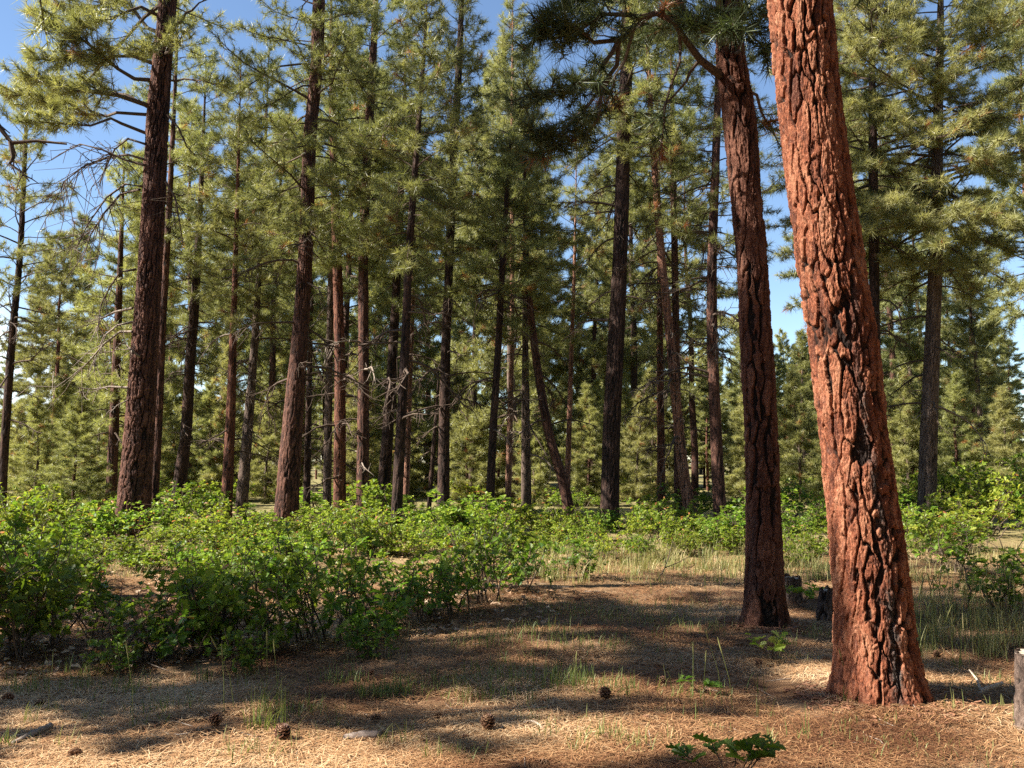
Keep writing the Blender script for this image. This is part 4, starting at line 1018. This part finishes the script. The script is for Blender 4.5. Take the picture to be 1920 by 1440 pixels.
def blades(mb, base, h, lean, w, tone, rg):
    n = len(base); az = rg.uniform(0, 2 * PI, n)
    d = np.stack([np.cos(az), np.sin(az), np.zeros(n)], -1); sd = np.stack([-np.sin(az + rg.normal(0, .6, n)), np.cos(az), np.zeros(n)], -1)
    sd = norm(sd)
    K = 5; V = []
    for k in range(K):
        t = k / (K - 1)
        p = base + d * (lean * h * t ** 1.8)[:, None] + np.array([0, 0, 1.0]) * (h * (t - .35 * lean * t ** 2.5))[:, None]
        ww = (w * (1 - t) ** .7 + .0004)[:, None]
        V += [p - sd * ww, p + sd * ww]
    V = np.stack(V, 1).reshape(-1, 3); o = (np.arange(n) * 2 * K)[:, None]
    q = np.concatenate([o + np.array([2 * k, 2 * k + 1, 2 * k + 3, 2 * k + 2]) for k in range(K - 1)])
    mb.add(V, quads=q, tone=np.tile(tone, K - 1))
def grass_field(name, spots, seed, tone0=.35):
    """spots: (px, py, spread px, count, height m, tone)"""
    rg = np.random.default_rng(seed); mb = MB()
    for px, py, sp, n, h, tn in spots:
        c = ground_at(px, py); s = sp / F * c[1]
        b = c + np.stack([rg.normal(0, s, n), rg.normal(0, s * .7, n), np.zeros(n)], -1)
        b = b[b[:, 1] > 3.6]; n = len(b)
        b[:, 2] = gz(b[:, 0], b[:, 1])
        blades(mb, b, h * rg.uniform(.4, 1.15, n), np.clip(rg.normal(.4, .3, n), .02, 1), np.full(n, .0016 + .00016 * c[1]), np.clip(rg.normal(tn, .15, n), 0, 1), rg)
    o = mb.obj(name, M['grass']); o['kind'] = 'stuff'
rg = np.random.default_rng(50)
sp = [(500, 1370, 18, 60, .26, .35), (500, 1340, 14, 30, .3, .35), (740, 1305, 22, 110, .16, .35), (690, 1310, 16, 60, .16, .4), (850, 1290, 60, 120, .15, .4), (980, 1275, 60, 160, .16, .35), (1060, 1290, 40, 120, .15, .35), (1160, 1300, 40, 90, .15, .4),
      (60, 1300, 30, 60, .2, .4), (160, 1270, 30, 60, .2, .4), (20, 1400, 20, 30, .14, .4), (230, 1300, 40, 60, .18, .4), (640, 1280, 30, 60, .15, .4), (900, 1310, 40, 70, .13, .4), (1280, 1310, 30, 30, .14, .4), (1130, 1385, 25, 60, .12, .45), (1190, 1400, 25, 50, .12, .5), (860, 1420, 30, 50, .10, .5), (470, 1420, 40, 60, .12, .5), (330, 1330, 40, 50, .15, .4), (560, 1340, 30, 50, .15, .4), (1560, 1190, 30, 50, .1, .6), (1590, 1320, 10, 14, .14, .35), (1440, 1165, 30, 60, .1, .5), (1490, 1240, 20, 30, .1, .6),
      (1800, 1290, 30, 40, .08, .4), (1860, 1282, 20, 30, .1, .35), (1790, 1420, 60, 60, .08, .6), (1650, 1400, 60, 60, .07, .6), (610, 1190, 40, 60, .16, .5), (1060, 1150, 70, 160, .14, .5), (1190, 1165, 70, 160, .13, .5), (1260, 1140, 60, 130, .13, .55), (1000, 1190, 50, 120, .15, .4), (1310, 1180, 40, 80, .13, .5), (900, 1210, 50, 110, .16, .4), (1100, 1210, 60, 140, .15, .4)]
for i in range(90):
    sp.append((rg.uniform(0, 1900), rg.uniform(1180, 1430), 12, int(rg.uniform(4, 14)), rg.uniform(.08, .2), rg.uniform(.3, .6)))
grass_field('grass', sp, 51)
sp = []
for i in range(170):
    px = rg.uniform(1000, 1570); py = rg.uniform(1015, 1095); sp.append((px, py, 12, 30, rg.uniform(.15, .4), rg.uniform(.45, .85)))
for i in range(105):
    px = rg.uniform(1690, 1930); py = rg.uniform(1030, 1240); sp.append((px, py, 12, 22, rg.uniform(.12, .34), rg.uniform(.6, .95)))
for i in range(60):
    px = rg.uniform(200, 1000); py = rg.uniform(1030, 1090); sp.append((px, py, 14, 20, rg.uniform(.12, .25), rg.uniform(.55, .9)))
grass_field('dry_meadow_grass', sp, 52)
def stalks(spots, seed, name):
    rg = np.random.default_rng(seed); mb = MB()
    P = []; R = []; H = []; HR = []
    for px, py, h in spots:
        b = ground_at(px, py); az = rg.uniform(0, 2 * PI); ln = rg.uniform(.05, .3) * h
        e = b + np.array([math.cos(az) * ln, math.sin(az) * ln, h]); m = (b + e) / 2 + [0, 0, .03] - np.array([math.cos(az), math.sin(az), 0]) * ln * .2
        P.append([b, m, e]); R.append([.0022, .0018, .0014])
        dd = norm(e - m); L = h * .24
        H.append([e - dd * .01, e + dd * L * .35, e + dd * L * .7, e + dd * L]); HR.append([.002, .0052, .0045, .0012])
    tubes(mb, np.array(P), np.array(R), 4, tone=rg.uniform(.3, .6)); tubes(mb, np.array(H), np.array(HR), 5, tone=.62)
    o = mb.obj(name, M['grass'], smooth=True); o['kind'] = 'stuff'
sp = [(rg.uniform(1715, 1925), rg.uniform(1165, 1250), rg.uniform(.3, .55)) for i in range(85)]
sp += [(1355, 1330, .42), (1375, 1345, .40), (1320, 1330, .3), (1300, 1310, .3), (1078, 1310, .25), (250, 1370, .42), (150, 1290, .3), (420, 1340, .35), (440, 1335, .4), (500, 1320, .4), (520, 1330, .36), (1590, 1310, .28), (760, 1260, .3), (600, 1230, .3)]
sp += [(rg.uniform(1000, 1560), rg.uniform(1040, 1130), rg.uniform(.3, .5)) for i in range(45)]
stalks(sp, 53, 'seed_stalks')

# ------------------------------------------------------------------ light, sky, camera
SUN_EL = 41; sd = np.array([-.985, -.174]); sd /= np.linalg.norm(sd)
L = bpy.data.lights.new('sun', 'SUN'); L.energy = 5.0; L.angle = rad(.5); L.color = (1, .935, .82)
so = link('sun', L); so.location = (-20, -10, 40)
dirv = Vector((-sd[0] * math.cos(rad(SUN_EL)), -sd[1] * math.cos(rad(SUN_EL)), -math.sin(rad(SUN_EL))))
so.rotation_euler = dirv.to_track_quat('-Z', 'Y').to_euler()
W = bpy.data.worlds.new('World'); SC.world = W; W.use_nodes = True
N = NT(W.node_tree)
for n in list(W.node_tree.nodes): W.node_tree.nodes.remove(n)
sky = N.n('ShaderNodeTexSky', sky_type='NISHITA', sun_disc=False); sky.sun_elevation = rad(SUN_EL)
sky.sun_rotation = math.atan2(sd[0], sd[1]) % (2 * PI); sky.altitude = 2100; sky.air_density = 1.2; sky.dust_density = .3; sky.ozone_density = 1.5
co = N.coord('Generated')
cl = N.noise(N.mapped(co, (1, 1, 2.6)), 3.2, 8, .6, .3)
sp_ = N.n('ShaderNodeSeparateXYZ'); N.l(co, sp_.inputs[0])
low = N.n('ShaderNodeMapRange'); N.l(sp_.outputs['Z'], low.inputs['Value']); low.inputs['From Min'].default_value = .10; low.inputs['From Max'].default_value = .34; low.inputs['To Min'].default_value = .16; low.inputs['To Max'].default_value = -.12
lf = N.n('ShaderNodeMapRange'); N.l(sp_.outputs['X'], lf.inputs['Value']); lf.inputs['From Min'].default_value = -.5; lf.inputs['From Max'].default_value = -.05; lf.inputs['To Min'].default_value = 0; lf.inputs['To Max'].default_value = -.3
mask = N.ramp(N.math('ADD', N.math('ADD', cl, lf.outputs[0]), low.outputs[0]), [(.54, (0, 0, 0)), (.84, (1, 1, 1))])
bg = N.n('ShaderNodeBackground'); N.l(N.mix(mask, N.mix(1.0, sky.outputs[0], (.96, 1.0, 1.04), 'MULTIPLY'), (9.0, 9.4, 10.0)), bg.inputs['Color']); bg.inputs['Strength'].default_value = .056
o = N.n('ShaderNodeOutputWorld'); N.l(bg.outputs[0], o.inputs['Surface'])

cam = bpy.data.cameras.new('camera'); cam.sensor_width = 36; cam.lens = 36 * F / 1920; cam.clip_end = 2000; cam.clip_start = .05
co_ = link('camera', cam); co_.location = (0, 0, EYE); co_.rotation_euler = (PI / 2 + PITCH, 0, 0)
SC.camera = co_
SC.view_settings.view_transform = 'Standard'; SC.view_settings.look = 'None'; SC.view_settings.gamma = 1; SC.view_settings.exposure = 1.88
SC.cycles.use_denoising = False
SC.cycles.max_bounces = 6; SC.cycles.diffuse_bounces = 3; SC.cycles.glossy_bounces = 2; SC.cycles.transmission_bounces = 3; SC.cycles.transparent_max_bounces = 4
SC.cycles.caustics_reflective = False; SC.cycles.caustics_refractive = False; SC.cycles.sample_clamp_indirect = 4
